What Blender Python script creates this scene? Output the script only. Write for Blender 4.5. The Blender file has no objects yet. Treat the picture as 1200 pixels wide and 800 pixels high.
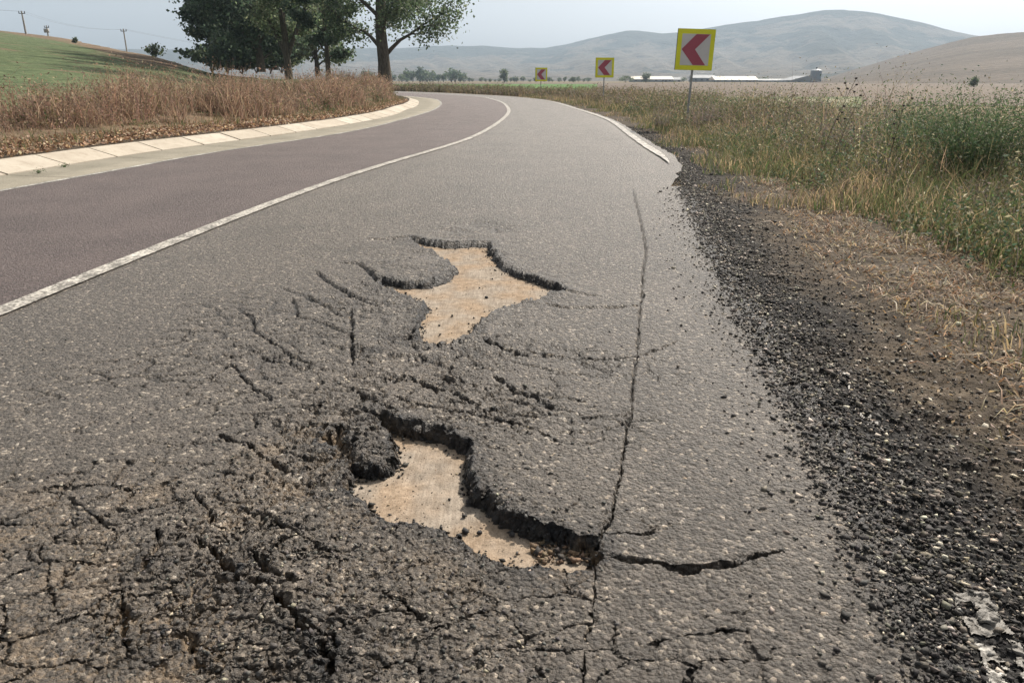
import bpy, math, random
import numpy as np
from mathutils import Vector, Matrix

# ------------------------------------------------------------------ camera, world, sun, exposure
SC = bpy.context.scene
COL = SC.collection
PITCH = math.radians(19.4); FPX = 870.0; EYE = 1.2
cam_d = bpy.data.cameras.new('camera'); cam = bpy.data.objects.new('camera', cam_d); COL.objects.link(cam)
cam.location = (0, 0, EYE); cam.rotation_euler = (math.pi/2 - PITCH, 0, 0)
cam_d.sensor_fit = 'HORIZONTAL'; cam_d.sensor_width = 36.0; cam_d.lens = 36.0*FPX/1200.0
cam_d.clip_start = 0.05; cam_d.clip_end = 30000
SC.camera = cam

SUN_EL, SUN_AZ = math.radians(43), math.radians(38)      # azimuth clockwise from +Y
W = bpy.data.worlds.new('World'); SC.world = W; W.use_nodes = True
wn = W.node_tree; wn.nodes.clear()
sky = wn.nodes.new('ShaderNodeTexSky'); sky.sky_type = 'NISHITA'; sky.sun_disc = False
sky.sun_elevation = SUN_EL; sky.sun_rotation = SUN_AZ
sky.altitude = 100; sky.air_density = 1.0; sky.dust_density = 4.5; sky.ozone_density = 1.0
hsv = wn.nodes.new('ShaderNodeHueSaturation'); hsv.inputs['Saturation'].default_value = 0.06
bg = wn.nodes.new('ShaderNodeBackground'); bg.inputs['Strength'].default_value = 0.10
out = wn.nodes.new('ShaderNodeOutputWorld')
wn.links.new(sky.outputs[0], hsv.inputs['Color']); wn.links.new(hsv.outputs[0], bg.inputs[0]); wn.links.new(bg.outputs[0], out.inputs[0])
sd = bpy.data.lights.new('sun', 'SUN'); sd.energy = 5.0; sd.angle = math.radians(0.6); sd.color = (1.0, 0.91, 0.79)
sun = bpy.data.objects.new('sun', sd); COL.objects.link(sun)
SUNV = Vector((math.sin(SUN_AZ)*math.cos(SUN_EL), math.cos(SUN_AZ)*math.cos(SUN_EL), math.sin(SUN_EL)))
sun.rotation_euler = (-SUNV).to_track_quat('-Z', 'Y').to_euler(); sun.location = (0, 0, 50)
SC.view_settings.view_transform = 'Standard'; SC.view_settings.look = 'None'
SC.view_settings.exposure = 0.58; SC.view_settings.gamma = 1.0; SC.view_settings.use_curve_mapping = False
SC.cycles.use_denoising = True
SC.cycles.max_bounces = 6; SC.cycles.diffuse_bounces = 3; SC.cycles.transparent_max_bounces = 16

rng = np.random.default_rng(7)

# ------------------------------------------------------------------ small maths helpers
def ray(px, py):
    u = (px-600)/FPX; v = -(py-400)/FPX
    return np.array([u, math.cos(PITCH)+v*math.sin(PITCH), -math.sin(PITCH)+v*math.cos(PITCH)])
def gp(px, py, z=0.0):
    d = ray(px, py); t = (z-EYE)/d[2]; return np.array([d[0]*t, d[1]*t])
def at(px, py, Y):
    d = ray(px, py); t = Y/d[1]; return np.array([d[0]*t, Y, EYE+d[2]*t])
def azel(px, py):
    d = ray(px, py); return math.atan2(d[0], d[1]), math.atan2(d[2], math.hypot(d[0], d[1]))
def sstep(a, b, x):
    t = np.clip((x-a)/(b-a), 0, 1); return t*t*(3-2*t)
def h2(ix, iy, seed):
    n = (ix.astype(np.int64)*374761393 + iy.astype(np.int64)*668265263 + seed*1274126177) & 0xffffffff
    n = ((n ^ (n >> 13))*1274126177) & 0xffffffff
    n = (n ^ (n >> 16)); n = (n*2246822519) & 0xffffffff; n = n ^ (n >> 15)
    return (n & 0xffffff)/float(0x1000000)
def vn(x, y, seed=0):
    ix = np.floor(x).astype(np.int64); iy = np.floor(y).astype(np.int64)
    fx = x-ix; fy = y-iy; fx = fx*fx*fx*(fx*(fx*6-15)+10); fy = fy*fy*fy*(fy*(fy*6-15)+10)
    a = h2(ix, iy, seed); b = h2(ix+1, iy, seed); c = h2(ix, iy+1, seed); d = h2(ix+1, iy+1, seed)
    return ((a*(1-fx)+b*fx)*(1-fy)+(c*(1-fx)+d*fx)*fy)*2-1
def fbm(x, y, seed=0, o=4, g=0.5):
    s = 0; a = 1.0; t = 0
    for k in range(o):
        s = s+a*vn(x*2**k+k*17.3, y*2**k-k*9.1, seed+k*31); t += a; a *= g
    return s/t
def worley(x, y, seed=0):
    ix = np.floor(x).astype(np.int64); iy = np.floor(y).astype(np.int64)
    f1 = np.full(x.shape, 9.0); f2 = np.full(x.shape, 9.0); cid = np.zeros(x.shape)
    for dx in (-1, 0, 1):
        for dy in (-1, 0, 1):
            cx = ix+dx; cy = iy+dy
            d = np.hypot(cx+h2(cx, cy, seed)-x, cy+h2(cx, cy, seed+5)-y)
            m = d < f1
            f2 = np.where(m, f1, np.minimum(f2, d)); cid = np.where(m, h2(cx, cy, seed+9), cid); f1 = np.where(m, d, f1)
    return f1, f2, cid
def spline(pts, step=0.25):
    P = np.array(pts, float); P = np.vstack([2*P[0]-P[1], P, 2*P[-1]-P[-2]]); o = []
    for i in range(1, len(P)-2):
        n = max(4, int(np.linalg.norm(P[i+1]-P[i])/0.1)); t = np.linspace(0, 1, n, endpoint=False)[:, None]
        p0, p1, p2, p3 = P[i-1], P[i], P[i+1], P[i+2]
        o.append(0.5*((2*p1)+(-p0+p2)*t+(2*p0-5*p1+4*p2-p3)*t**2+(-p0+3*p1-3*p2+p3)*t**3))
    o = np.vstack(o+[P[-2][None]])
    return resample(o, step)
def resample(P, step=None, n=None):
    s = np.concatenate([[0], np.cumsum(np.hypot(*np.diff(P[:, :2], axis=0).T))])
    n = n or int(s[-1]/step)+2; q = np.linspace(0, s[-1], n)
    return np.stack([np.interp(q, s, P[:, k]) for k in range(P.shape[1])], 1)
def smooth(P, k):
    for _ in range(k):
        Q = P.copy(); Q[1:-1] = 0.25*P[:-2]+0.5*P[1:-1]+0.25*P[2:]; P = Q
    return P
def normals(P):                                            # unit vectors to the right of travel
    T = np.gradient(P, axis=0); T /= np.linalg.norm(T, axis=1)[:, None]
    return np.stack([T[:, 1], -T[:, 0]], 1)
def offset(P, d): return P+normals(P)*d
def segdist(x, y, poly, closed=False, big=9.0, margin=0.35):
    """distance to a polyline and the parameter along it, only computed near it"""
    P = np.array(poly); D = np.full(x.shape, big); T = np.zeros(x.shape)
    m = (x > P[:, 0].min()-margin) & (x < P[:, 0].max()+margin) & (y > P[:, 1].min()-margin) & (y < P[:, 1].max()+margin)
    X = x[m]; Y = y[m]; d = np.full(X.shape, big); t = np.zeros(X.shape); n = len(P); cnt = n if closed else n-1
    for i in range(cnt):
        a = P[i]; b = P[(i+1) % n]; ab = b-a; L = ab@ab+1e-12
        k = np.clip(((X-a[0])*ab[0]+(Y-a[1])*ab[1])/L, 0, 1)
        e = np.hypot(X-a[0]-k*ab[0], Y-a[1]-k*ab[1]); q = e < d
        d = np.where(q, e, d); t = np.where(q, (i+k)/cnt, t)
    D[m] = d; T[m] = t
    return D, T
def inside(x, y, poly):
    P = np.array(poly); r = np.zeros(x.shape, bool); n = len(P)
    for i in range(n):
        a = P[i]; b = P[(i+1) % n]
        if abs(a[1]-b[1]) < 1e-9: continue
        c = ((a[1] > y) != (b[1] > y)) & (x < (b[0]-a[0])*(y-a[1])/(b[1]-a[1])+a[0]); r ^= c
    return r
def signed_to_curve(x, y, P):
    """signed distance to a dense curve (positive on the right of travel) and the arc parameter"""
    N = normals(P); out_d = np.empty(x.shape); out_t = np.empty(x.shape)
    X = x.ravel(); Y = y.ravel(); od = np.empty(X.shape); ot = np.empty(X.shape)
    for i in range(0, len(X), 20000):
        a = X[i:i+20000]; b = Y[i:i+20000]
        d2 = (a[:, None]-P[None, :, 0])**2+(b[:, None]-P[None, :, 1])**2; k = d2.argmin(1)
        s = (a-P[k, 0])*N[k, 0]+(b-P[k, 1])*N[k, 1]; od[i:i+20000] = np.sign(s)*np.sqrt(np.minimum(d2.min(1), s*s+0.2)); ot[i:i+20000] = k
    return od.reshape(x.shape), ot.reshape(x.shape)

# ------------------------------------------------------------------ object helpers
def mesh_from(name, V, F, smooth_sh=False, attrs=None):
    V = np.ascontiguousarray(V, np.float32); F = np.ascontiguousarray(F, np.int32); k = F.shape[1]
    me = bpy.data.meshes.new(name); me.vertices.add(len(V)); me.vertices.foreach_set('co', V.ravel())
    me.loops.add(F.size); me.loops.foreach_set('vertex_index', F.ravel())
    me.polygons.add(len(F)); me.polygons.foreach_set('loop_start', np.arange(0, F.size, k, dtype=np.int32))
    if smooth_sh: me.polygons.foreach_set('use_smooth', np.ones(len(F), bool))
    for nm, A in (attrs or {}).items():
        A = np.asarray(A, np.float32)
        if A.ndim == 1:
            at_ = me.attributes.new(nm, 'FLOAT', 'POINT'); at_.data.foreach_set('value', A)
        else:
            if A.shape[1] == 3: A = np.hstack([A, np.ones((len(A), 1), np.float32)])
            at_ = me.attributes.new(nm, 'FLOAT_COLOR', 'POINT'); at_.data.foreach_set('color', np.ascontiguousarray(A).ravel())
    me.update(calc_edges=True); me.validate()
    return me
def link(name, me, mat=None, parent=None, loc=None):
    o = bpy.data.objects.new(name, me); COL.objects.link(o)
    if mat is not None and not me.materials: me.materials.append(mat)
    if parent is not None: o.parent = parent
    if loc is not None: o.location = loc
    return o
def obj(name, V, F, mat, parent=None, smooth_sh=False, attrs=None, loc=None):
    return link(name, mesh_from(name, V, F, smooth_sh, attrs), mat, parent, loc)
def tag(o, label=None, cat=None, group=None, kind=None):
    for k, v in (('label', label), ('category', cat), ('group', group), ('kind', kind)):
        if v: o[k] = v
    return o
def empty(name, loc, label=None, cat=None, group=None, rz=0.0, kind=None):
    o = bpy.data.objects.new(name, None); COL.objects.link(o); o.location = loc; o.rotation_euler = (0, 0, rz); o.empty_display_size = 0.2
    return tag(o, label, cat, group, kind)
def box(c, s, R=None):
    c = np.array(c, float); s = np.array(s, float)/2
    v = np.array([[x, y, z] for x in (-1, 1) for y in (-1, 1) for z in (-1, 1)])*s
    if R is not None: v = v@np.array(R).T
    f = np.array([[0, 1, 3, 2], [4, 6, 7, 5], [0, 4, 5, 1], [2, 3, 7, 6], [0, 2, 6, 4], [1, 5, 7, 3]])
    return v+c, f
def join(parts):
    V = []; F = []; n = 0
    for v, f in parts: V.append(v); F.append(np.asarray(f)+n); n += len(v)
    return np.vstack(V), np.vstack(F)
def tube(P, R, k=8):
    P = np.array(P, float); R = np.broadcast_to(R, (len(P),)); T = np.gradient(P, axis=0); T /= np.linalg.norm(T, axis=1)[:, None]+1e-9
    up = np.array([0.0, 0.0, 1.0]) if abs(T[0, 2]) < 0.9 else np.array([1.0, 0.0, 0.0])
    A = np.cross(T, up); A /= np.linalg.norm(A, axis=1)[:, None]+1e-9; B = np.cross(T, A)
    th = np.arange(k)*2*math.pi/k
    V = (P[:, None]+R[:, None, None]*(np.cos(th)[None, :, None]*A[:, None]+np.sin(th)[None, :, None]*B[:, None])).reshape(-1, 3)
    F = []
    for i in range(len(P)-1):
        for j in range(k): F.append([i*k+j, i*k+(j+1) % k, (i+1)*k+(j+1) % k, (i+1)*k+j])
    return V, np.array(F)
def strip(A, B, zA=0.0, zB=0.0):
    n = len(A); V = np.vstack([np.c_[A, np.broadcast_to(zA, n)], np.c_[B, np.broadcast_to(zB, n)]]); i = np.arange(n-1)
    return V, np.stack([i, i+n, i+n+1, i+1], 1)
def grid_faces(nr, nc):
    i = np.arange(nr-1)[:, None]*nc+np.arange(nc-1)[None]; i = i.ravel()
    return np.stack([i, i+1, i+nc+1, i+nc], 1)

# ------------------------------------------------------------------ materials
class N:
    def __init__(s, name, rough=0.8, spec=0.3):
        s.m = bpy.data.materials.new(name); s.m.use_nodes = True; s.t = s.m.node_tree
        s.b = s.t.nodes['Principled BSDF']; s.out = s.t.nodes['Material Output']
        s.b.inputs['Roughness'].default_value = rough; s.b.inputs['Specular IOR Level'].default_value = spec
        s.tc = s.t.nodes.new('ShaderNodeTexCoord')
    def n(s, ty, **kw):
        x = s.t.nodes.new(ty)
        for k, v in kw.items():
            if k in x.inputs: s.set(x.inputs[k], v)
            else: setattr(x, k, v)
        return x
    def set(s, sock, v):
        if isinstance(v, bpy.types.NodeSocket): s.t.links.new(v, sock)
        else: sock.default_value = v if not (isinstance(v, tuple) and len(v) == 3 and sock.type == 'RGBA') else (*v, 1)
    def P(s): return s.tc.outputs['Object']
    def map(s, scale, rz=0.0):
        x = s.n('ShaderNodeMapping'); s.set(x.inputs['Vector'], s.P()); x.inputs['Scale'].default_value = scale; x.inputs['Rotation'].default_value = (0, 0, rz); return x.outputs[0]
    def noise(s, scale, det=3, vec=None, rough=0.5):
        x = s.n('ShaderNodeTexNoise', Scale=scale, Detail=det, Roughness=rough); s.set(x.inputs['Vector'], vec or s.P()); return x.outputs['Fac']
    def vor(s, scale, vec=None, feature='F1', out='Distance'):
        x = s.n('ShaderNodeTexVoronoi', Scale=scale, feature=feature); s.set(x.inputs['Vector'], vec or s.P()); return x.outputs[out]
    def ramp(s, fac, stops):
        x = s.n('ShaderNodeValToRGB'); s.set(x.inputs[0], fac); e = x.color_ramp.elements
        while len(e) < len(stops): e.new(0.5)
        for k, (p, c) in zip(e, stops): k.position = p; k.color = (*c, 1) if isinstance(c, tuple) else (c, c, c, 1)
        return x.outputs[0]
    def mix(s, fac, a, b, mode='MIX'):
        x = s.n('ShaderNodeMix', data_type='RGBA', blend_type=mode); s.set(x.inputs[0], fac); s.set(x.inputs[6], a); s.set(x.inputs[7], b); return x.outputs[2]
    def math(s, op, a, b=0.0):
        x = s.n('ShaderNodeMath', operation=op); s.set(x.inputs[0], a); s.set(x.inputs[1], b); return x.outputs[0]
    def attr(s, nm, col=False):
        x = s.n('ShaderNodeAttribute', attribute_name=nm); return x.outputs['Color' if col else 'Fac']
    def base(s, c): s.set(s.b.inputs['Base Color'], c); return s
    def bump(s, h, dist, strength=1.0, nrm=None):
        x = s.n('ShaderNodeBump'); s.set(x.inputs['Height'], h); x.inputs['Distance'].default_value = dist; x.inputs['Strength'].default_value = strength
        if nrm: s.set(x.inputs['Normal'], nrm)
        s.set(s.b.inputs['Normal'], x.outputs[0]); return x.outputs[0]
def leafy(name, trans=0.45, rough=0.6, spec=0.25):
    """thin vegetation: colour per blade/leaf from the 'col' attribute, some light passes through"""
    a = N(name, rough, spec); c = a.attr('col', True); a.base(c)
    tr = a.n('ShaderNodeBsdfTranslucent'); a.set(tr.inputs[0], c)
    mx = a.n('ShaderNodeMixShader'); mx.inputs[0].default_value = trans
    a.t.links.new(a.b.outputs[0], mx.inputs[1]); a.t.links.new(tr.outputs[0], mx.inputs[2]); a.t.links.new(mx.outputs[0], a.out.inputs[0])
    return a.m
def plain(name, c, rough=0.7, spec=0.3, var=0.25, scale=6.0, metal=0.0, bump=0.0):
    a = N(name, rough, spec); f = a.noise(scale, 5); lo = tuple(x*(1-var) for x in c); hi = tuple(min(1, x*(1+var)) for x in c)
    a.base(a.ramp(f, [(0.3, lo), (0.7, hi)])); a.b.inputs['Metallic'].default_value = metal
    if bump: a.bump(a.noise(scale*6, 4), bump)
    return a.m

def asphalt_mat(name, dark, mid, lite, cell, rough, sanded=True, spec=0.45):
    a = N(name, rough, spec)
    v = a.n('ShaderNodeTexVoronoi', Scale=cell); a.set(v.inputs['Vector'], a.P())
    r = a.n('ShaderNodeSeparateColor'); a.set(r.inputs[0], v.outputs['Color'])
    c = a.ramp(r.outputs[0], [(0.0, dark), (0.45, mid), (0.86, mid), (0.97, lite)])
    v2 = a.n('ShaderNodeTexVoronoi', Scale=cell*0.42); a.set(v2.inputs['Vector'], a.P()); r2 = a.n('ShaderNodeSeparateColor'); a.set(r2.inputs[0], v2.outputs['Color'])
    c = a.mix(0.55, c, a.ramp(r2.outputs[1], [(0.0, 0.05), (0.45, 0.42), (0.8, 0.60), (1.0, 1.0)]), 'OVERLAY')
    g3 = a.noise(28, 5, rough=0.75); c = a.mix(0.75, c, a.ramp(g3, [(0.36, 0.18), (0.64, 0.82)]), 'OVERLAY')
    tr = a.noise(0.55, 5, a.map((2.2, 0.35, 1)), rough=0.6); c = a.mix(0.35, c, a.ramp(tr, [(0.35, 0.32), (0.65, 0.68)]), 'OVERLAY')
    big = a.noise(1.3, 6); c = a.mix(0.5, c, a.ramp(big, [(0.3, tuple(x*0.72 for x in mid)), (0.7, tuple(x*1.3 for x in mid))]))
    fine = a.noise(420, 2); c = a.mix(0.45, c, a.ramp(fine, [(0.3, (0.25, 0.25, 0.25)), (0.72, (0.78, 0.77, 0.75))]), 'OVERLAY')
    if sanded:
        fr = a.attr('fresh_and_shade'); c = a.mix(fr, c, (0.018, 0.018, 0.020))  # bare bitumen at rims and frayed edge, plus shade painted into cracks and tears
        sn = a.attr('sand'); c = a.mix(sn, c, a.ramp(a.noise(60, 4), [(0.3, (0.25, 0.175, 0.105)), (0.7, (0.36, 0.265, 0.17))]))
    a.base(c)
    h = a.math('ADD', a.math('MULTIPLY', v.outputs['Distance'], -1.0), a.math('ADD', a.math('MULTIPLY', v2.outputs['Distance'], -1.2), a.math('MULTIPLY', fine, 0.7)))
    a.bump(h, 0.011, 1.0)
    return a.m
M = {}
M['asphalt'] = asphalt_mat('weathered_asphalt', (0.014, 0.013, 0.012), (0.108, 0.092, 0.077), (0.50, 0.43, 0.35), 85, 0.50)
M['asphalt_left'] = asphalt_mat('smooth_asphalt', (0.050, 0.038, 0.036), (0.108, 0.082, 0.077), (0.22, 0.18, 0.17), 110, 0.6, False, 0.4)
a = N('white_paint', 0.6, 0.4)
wear = a.math('ADD', a.noise(55, 4), a.math('MULTIPLY', a.noise(5, 3), 0.45))
a.base(a.mix(a.ramp(wear, [(0.60, 1.0), (0.80, 0.0)]), (0.13, 0.12, 0.105), a.ramp(a.noise(14, 5), [(0.3, (0.43, 0.40, 0.35)), (0.7, (0.62, 0.59, 0.53))])))
a.bump(a.noise(180, 3), 0.003, 0.8); M['paint'] = a.m
a = N('faded_paint', 0.6, 0.4)
wear = a.math('ADD', a.noise(45, 4), a.math('MULTIPLY', a.noise(3, 3), 0.6))
a.base(a.mix(a.ramp(wear, [(0.62, 1.0), (0.86, 0.0)]), (0.13, 0.12, 0.105), (0.46, 0.44, 0.40)))
a.bump(a.noise(180, 3), 0.003, 0.8); M['paint_faded'] = a.m
a = N('pothole_concrete', 1.0, 0.0)
gr = a.noise(95, 6, a.map((1, 0.10, 1), math.radians(-38)), rough=0.5)
c = a.mix(a.ramp(a.noise(4, 4), [(0.42, 0.0), (0.62, 1.0)]), a.ramp(gr, [(0.28, (0.215, 0.18, 0.146)), (0.65, (0.30, 0.258, 0.212))]), a.ramp(a.noise(70, 4), [(0.3, (0.23, 0.172, 0.122)), (0.7, (0.315, 0.245, 0.18))]))
sp = a.noise(160, 2); c = a.mix(a.ramp(sp, [(0.62, 0.0), (0.70, 0.75)]), c, (0.06, 0.05, 0.04)); c = a.mix(0.35, c, a.ramp(a.noise(330, 3, rough=0.7), [(0.35, 0.25), (0.65, 0.75)]), 'OVERLAY'); c = a.mix(0.5, c, a.ramp(a.noise(22, 5, rough=0.7), [(0.35, 0.28), (0.65, 0.72)]), 'OVERLAY')
a.base(c); a.bump(a.math('ADD', gr, a.math('MULTIPLY', a.noise(140, 3), 0.9)), 0.003, 0.7); M['floor'] = a.m
a = N('kerb_concrete', 0.85, 0.2)
c = a.ramp(a.noise(2.2, 6), [(0.3, (0.36, 0.32, 0.265)), (0.7, (0.48, 0.435, 0.365))])
c = a.mix(a.ramp(a.noise(25, 4), [(0.58, 0.0), (0.75, 0.35)]), c, (0.3, 0.25, 0.19)); oi = a.n('ShaderNodeObjectInfo')
c = a.mix(a.math('MULTIPLY', oi.outputs['Random'], 0.45), c, (0.30, 0.25, 0.19)); c = a.mix(a.ramp(a.noise(7, 6, rough=0.7), [(0.50, 0.0), (0.72, 0.55)]), c, (0.21, 0.17, 0.125)); a.base(c); a.bump(a.noise(90, 4), 0.004, 0.6); M['kerb'] = a.m
a = N('gutter_concrete', 0.85, 0.2)
c = a.ramp(a.noise(1.5, 6), [(0.3, (0.17, 0.155, 0.12)), (0.7, (0.27, 0.245, 0.195))]); c = a.mix(0.35, c, a.ramp(a.noise(60, 3), [(0.35, (0.1, 0.09, 0.07)), (0.7, (0.3, 0.28, 0.23))]))
a.base(c); a.bump(a.noise(120, 4), 0.005, 0.7); M['gutter'] = a.m
a = N('shoulder_soil', 0.95, 0.1)
c = a.ramp(a.noise(9, 6), [(0.3, (0.034, 0.028, 0.022)), (0.55, (0.078, 0.063, 0.048)), (0.75, (0.155, 0.125, 0.093))])
c = a.mix(a.attr('tar'), c, a.ramp(a.noise(40, 4), [(0.3, (0.014, 0.014, 0.015)), (0.7, (0.05, 0.048, 0.046))]))
c = a.mix(a.attr('litter'), c, a.ramp(a.noise(30, 5), [(0.3, (0.036, 0.030, 0.023)), (0.7, (0.15, 0.118, 0.084))]))
a.base(c); a.bump(a.noise(80, 5), 0.012, 1.0); M['shoulder'] = a.m
a = N('ground_soil', 0.95, 0.1)
c = a.ramp(a.noise(0.9, 8), [(0.3, (0.10, 0.085, 0.05)), (0.7, (0.20, 0.16, 0.095))]); c = a.mix(0.5, c, a.ramp(a.noise(0.011, 5), [(0.42, (0.18, 0.125, 0.085)), (0.58, (0.13, 0.115, 0.06))]))
a.base(c); a.bump(a.noise(14, 6), 0.05, 0.8); M['ground'] = a.m
def crop(name, c1, c2, s1, s2, bump=0.05):
    a = N(name, 0.9, 0.15); c = a.mix(0.5, a.ramp(a.noise(s1, 7), [(0.35, c1), (0.65, c2)]), a.ramp(a.noise(s2, 5), [(0.35, c1), (0.65, c2)]))
    a.base(c); a.bump(a.noise(s1*6, 5), bump, 1.0); return a.m
M['plough'] = crop('ploughed_soil', (0.088, 0.066, 0.049), (0.135, 0.104, 0.076), 0.6, 0.02)
M['stubble'] = crop('pale_stubble', (0.17, 0.16, 0.10), (0.23, 0.215, 0.135), 0.6, 0.05)
M['greencrop'] = crop('green_crop', (0.045, 0.105, 0.020), (0.075, 0.16, 0.03), 0.6, 0.05)
M['darkgreen'] = crop('green_margin', (0.06, 0.08, 0.03), (0.10, 0.12, 0.045), 0.8, 0.05)
a = N('hill_meadow', 0.9, 0.15)
green = a.ramp(a.noise(1.4, 6), [(0.36, (0.050, 0.072, 0.030)), (0.64, (0.098, 0.125, 0.058))]); brown = a.ramp(a.noise(0.9, 6), [(0.35, (0.09, 0.062, 0.04)), (0.65, (0.175, 0.125, 0.08))])
dry = a.ramp(a.math('ADD', a.attr('dry'), a.math('MULTIPLY', a.math('SUBTRACT', a.noise(0.5, 8, a.map((0.35, 1, 1)), rough=0.7), 0.5), 3.6)), [(0.42, 0.0), (0.60, 1.0)])
a.base(a.mix(dry, green, brown)); a.bump(a.noise(4, 6), 0.12, 1.0); M['meadow'] = a.m
a = N('mountain_scrub', 0.95, 0.1)
gm = a.map((1, 1, 1)); n1 = a.noise(0.0035, 9, rough=0.62); n2 = a.noise(0.03, 5, rough=0.7)
c = a.ramp(n2, [(0.3, (0.045, 0.040, 0.031)), (0.7, (0.16, 0.13, 0.095))])
n3 = a.noise(0.012, 6, a.map((1, 0.5, 1.6)), rough=0.7)
wsum = a.math('ADD', a.math('ADD', a.math('MULTIPLY', n1, 1.5), a.math('MULTIPLY', n3, 1.0)), a.math('ADD', a.math('MULTIPLY', n2, 0.5), a.math('MULTIPLY', a.attr('scrub'), 0.28)))
wood = a.ramp(a.math('SUBTRACT', wsum, 1.1), [(0.50, 0.0), (0.56, 1.0)])
a.base(a.mix(wood, c, a.ramp(n2, [(0.35, (0.010, 0.014, 0.010)), (0.65, (0.040, 0.042, 0.028))]))); a.bump(n2, 14.0, 1.0); M['mountain'] = a.m
a = N('hill_pasture', 0.95, 0.1)
n1 = a.noise(0.9, 7, a.map((0.006, 0.03, 0.03), 0.25), rough=0.65); n2 = a.noise(0.25, 5)
c = a.mix(0.55, a.ramp(n1, [(0.34, (0.03, 0.028, 0.022)), (0.5, (0.095, 0.078, 0.062)), (0.66, (0.18, 0.145, 0.115))]), a.ramp(n2, [(0.35, (0.05, 0.043, 0.03)), (0.65, (0.13, 0.10, 0.075))]))
a.base(c); a.bump(n2, 2.0, 1.0); M['pasture'] = a.m
a = N('loose_stone', 0.8, 0.35); c = a.attr('col', True); a.base(a.mix(0.35, c, a.ramp(a.noise(130, 3), [(0.3, 0.2), (0.7, 0.8)]), 'OVERLAY')); a.bump(a.noise(260, 3), 0.002, 0.7); M['stone'] = a.m
M['grass'] = leafy('grass_blades', 0.45); M['leaf'] = leafy('tree_leaves', 0.5, 0.5); M['dryleaf'] = leafy('fallen_leaves', 0.3, 0.7)
a = N('bark', 0.9, 0.15); v = a.noise(6, 6, a.map((3, 3, 0.5))); a.base(a.ramp(v, [(0.3, (0.045, 0.038, 0.030)), (0.7, (0.14, 0.12, 0.095))])); a.bump(v, 0.06, 1.0); M['bark'] = a.m
M['yellow'] = plain('sign_yellow', (0.74, 0.74, 0.03), 0.45, 0.4, 0.06, 3); M['signwhite'] = plain('sign_white', (0.58, 0.57, 0.57), 0.45, 0.4, 0.05, 3)
M['signred'] = plain('sign_red', (0.36, 0.075, 0.11), 0.45, 0.4, 0.08, 3); M['steel'] = plain('galvanised_steel', (0.30, 0.31, 0.31), 0.5, 0.5, 0.2, 12, 0.4); M['signback'] = plain('sign_edge', (0.10, 0.11, 0.11), 0.6, 0.4)
M['concrete_pole'] = plain('pole_concrete', (0.30, 0.29, 0.27), 0.85, 0.2); M['dark'] = plain('dark_metal', (0.04, 0.04, 0.045), 0.6, 0.4)
M['roofwhite'] = plain('pale_roof', (0.62, 0.55, 0.47), 0.5, 0.4, 0.08, 0.3); M['wallgrey'] = plain('grey_wall', (0.20, 0.22, 0.24), 0.8, 0.2, 0.2, 0.3); M['wallpale'] = plain('pale_wall', (0.45, 0.44, 0.42), 0.8, 0.2, 0.15, 0.3)
M['roofgrey'] = plain('grey_roof', (0.22, 0.23, 0.24), 0.6, 0.3, 0.2, 0.3); M['roofdark'] = plain('dark_roof', (0.035, 0.04, 0.05), 0.6, 0.3, 0.2, 0.3); M['glassdark'] = plain('window_glass', (0.03, 0.035, 0.04), 0.15, 0.5, 0.1)
M['silo'] = plain('silo_steel', (0.16, 0.19, 0.22), 0.6, 0.4, 0.1, 0.5, 0.2); M['timber'] = plain('old_timber', (0.12, 0.09, 0.06), 0.85, 0.2)

# ------------------------------------------------------------------ road curves (metres, camera above the origin)
def gl(L): return [gp(*p) for p in L]
CEN = smooth(spline([(-3.05, -3.0), (-2.93, 1.5)]+gl([(0, 365), (120, 317), (230, 273), (330, 234), (430, 199), (535, 168), (560, 158), (578, 148), (590, 139), (596, 132), (595, 126), (588, 120), (575, 116), (560, 113.5)])+[(-7.0, 70), (-14.5, 83), (-26, 97)]), 30)
RIG = smooth(spline([(0.75, -3.0), (0.80, 0.4)]+gl([(1050, 750), (930, 480), (830, 300), (785, 190), (758, 172), (736, 156), (712, 140), (677, 128), (641, 118), (600, 113.5)])+[(-3.6, 68.5), (-7.0, 76.5), (-13, 87.3), (-24, 101)]), 30)
LEF = smooth(spline([(-6.9, -3.0), (-6.45, 3.0)]+gl([(0, 224), (137, 200), (242, 180), (346, 165), (429, 151), (494, 134), (512, 127), (517, 121), (512, 117)])+[(-5.4, 52.5), (-8.5, 61), (-17.5, 77.5), (-29, 92)]), 30)
KER = smooth(spline([(-7.45, -3.0), (-7.1, 3.0), (-6.70, 9.3)]+gl([(83, 195), (158, 182), (250, 170), (325, 160), (396, 149), (458, 137), (479, 128)])+[(-4.35, 34), (-4.9, 41), (-6.3, 50), (-9.5, 60), (-18.7, 76.5), (-30, 91)]), 30)
NC = 420
Cn, Rn, Ln, Kn = (resample(c, n=NC) for c in (CEN, RIG, LEF, KER))

def verge_z(o): return -0.06-0.06*np.clip(o/2.6, 0, 1)-0.10*sstep(2.5, 6, o)+0.03*sstep(0.2, 0.9, o)
def verge_q(q, o): return verge_z(o)+0.03*fbm(q[:, 0]*0.8, q[:, 1]*0.8, 101)
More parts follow.
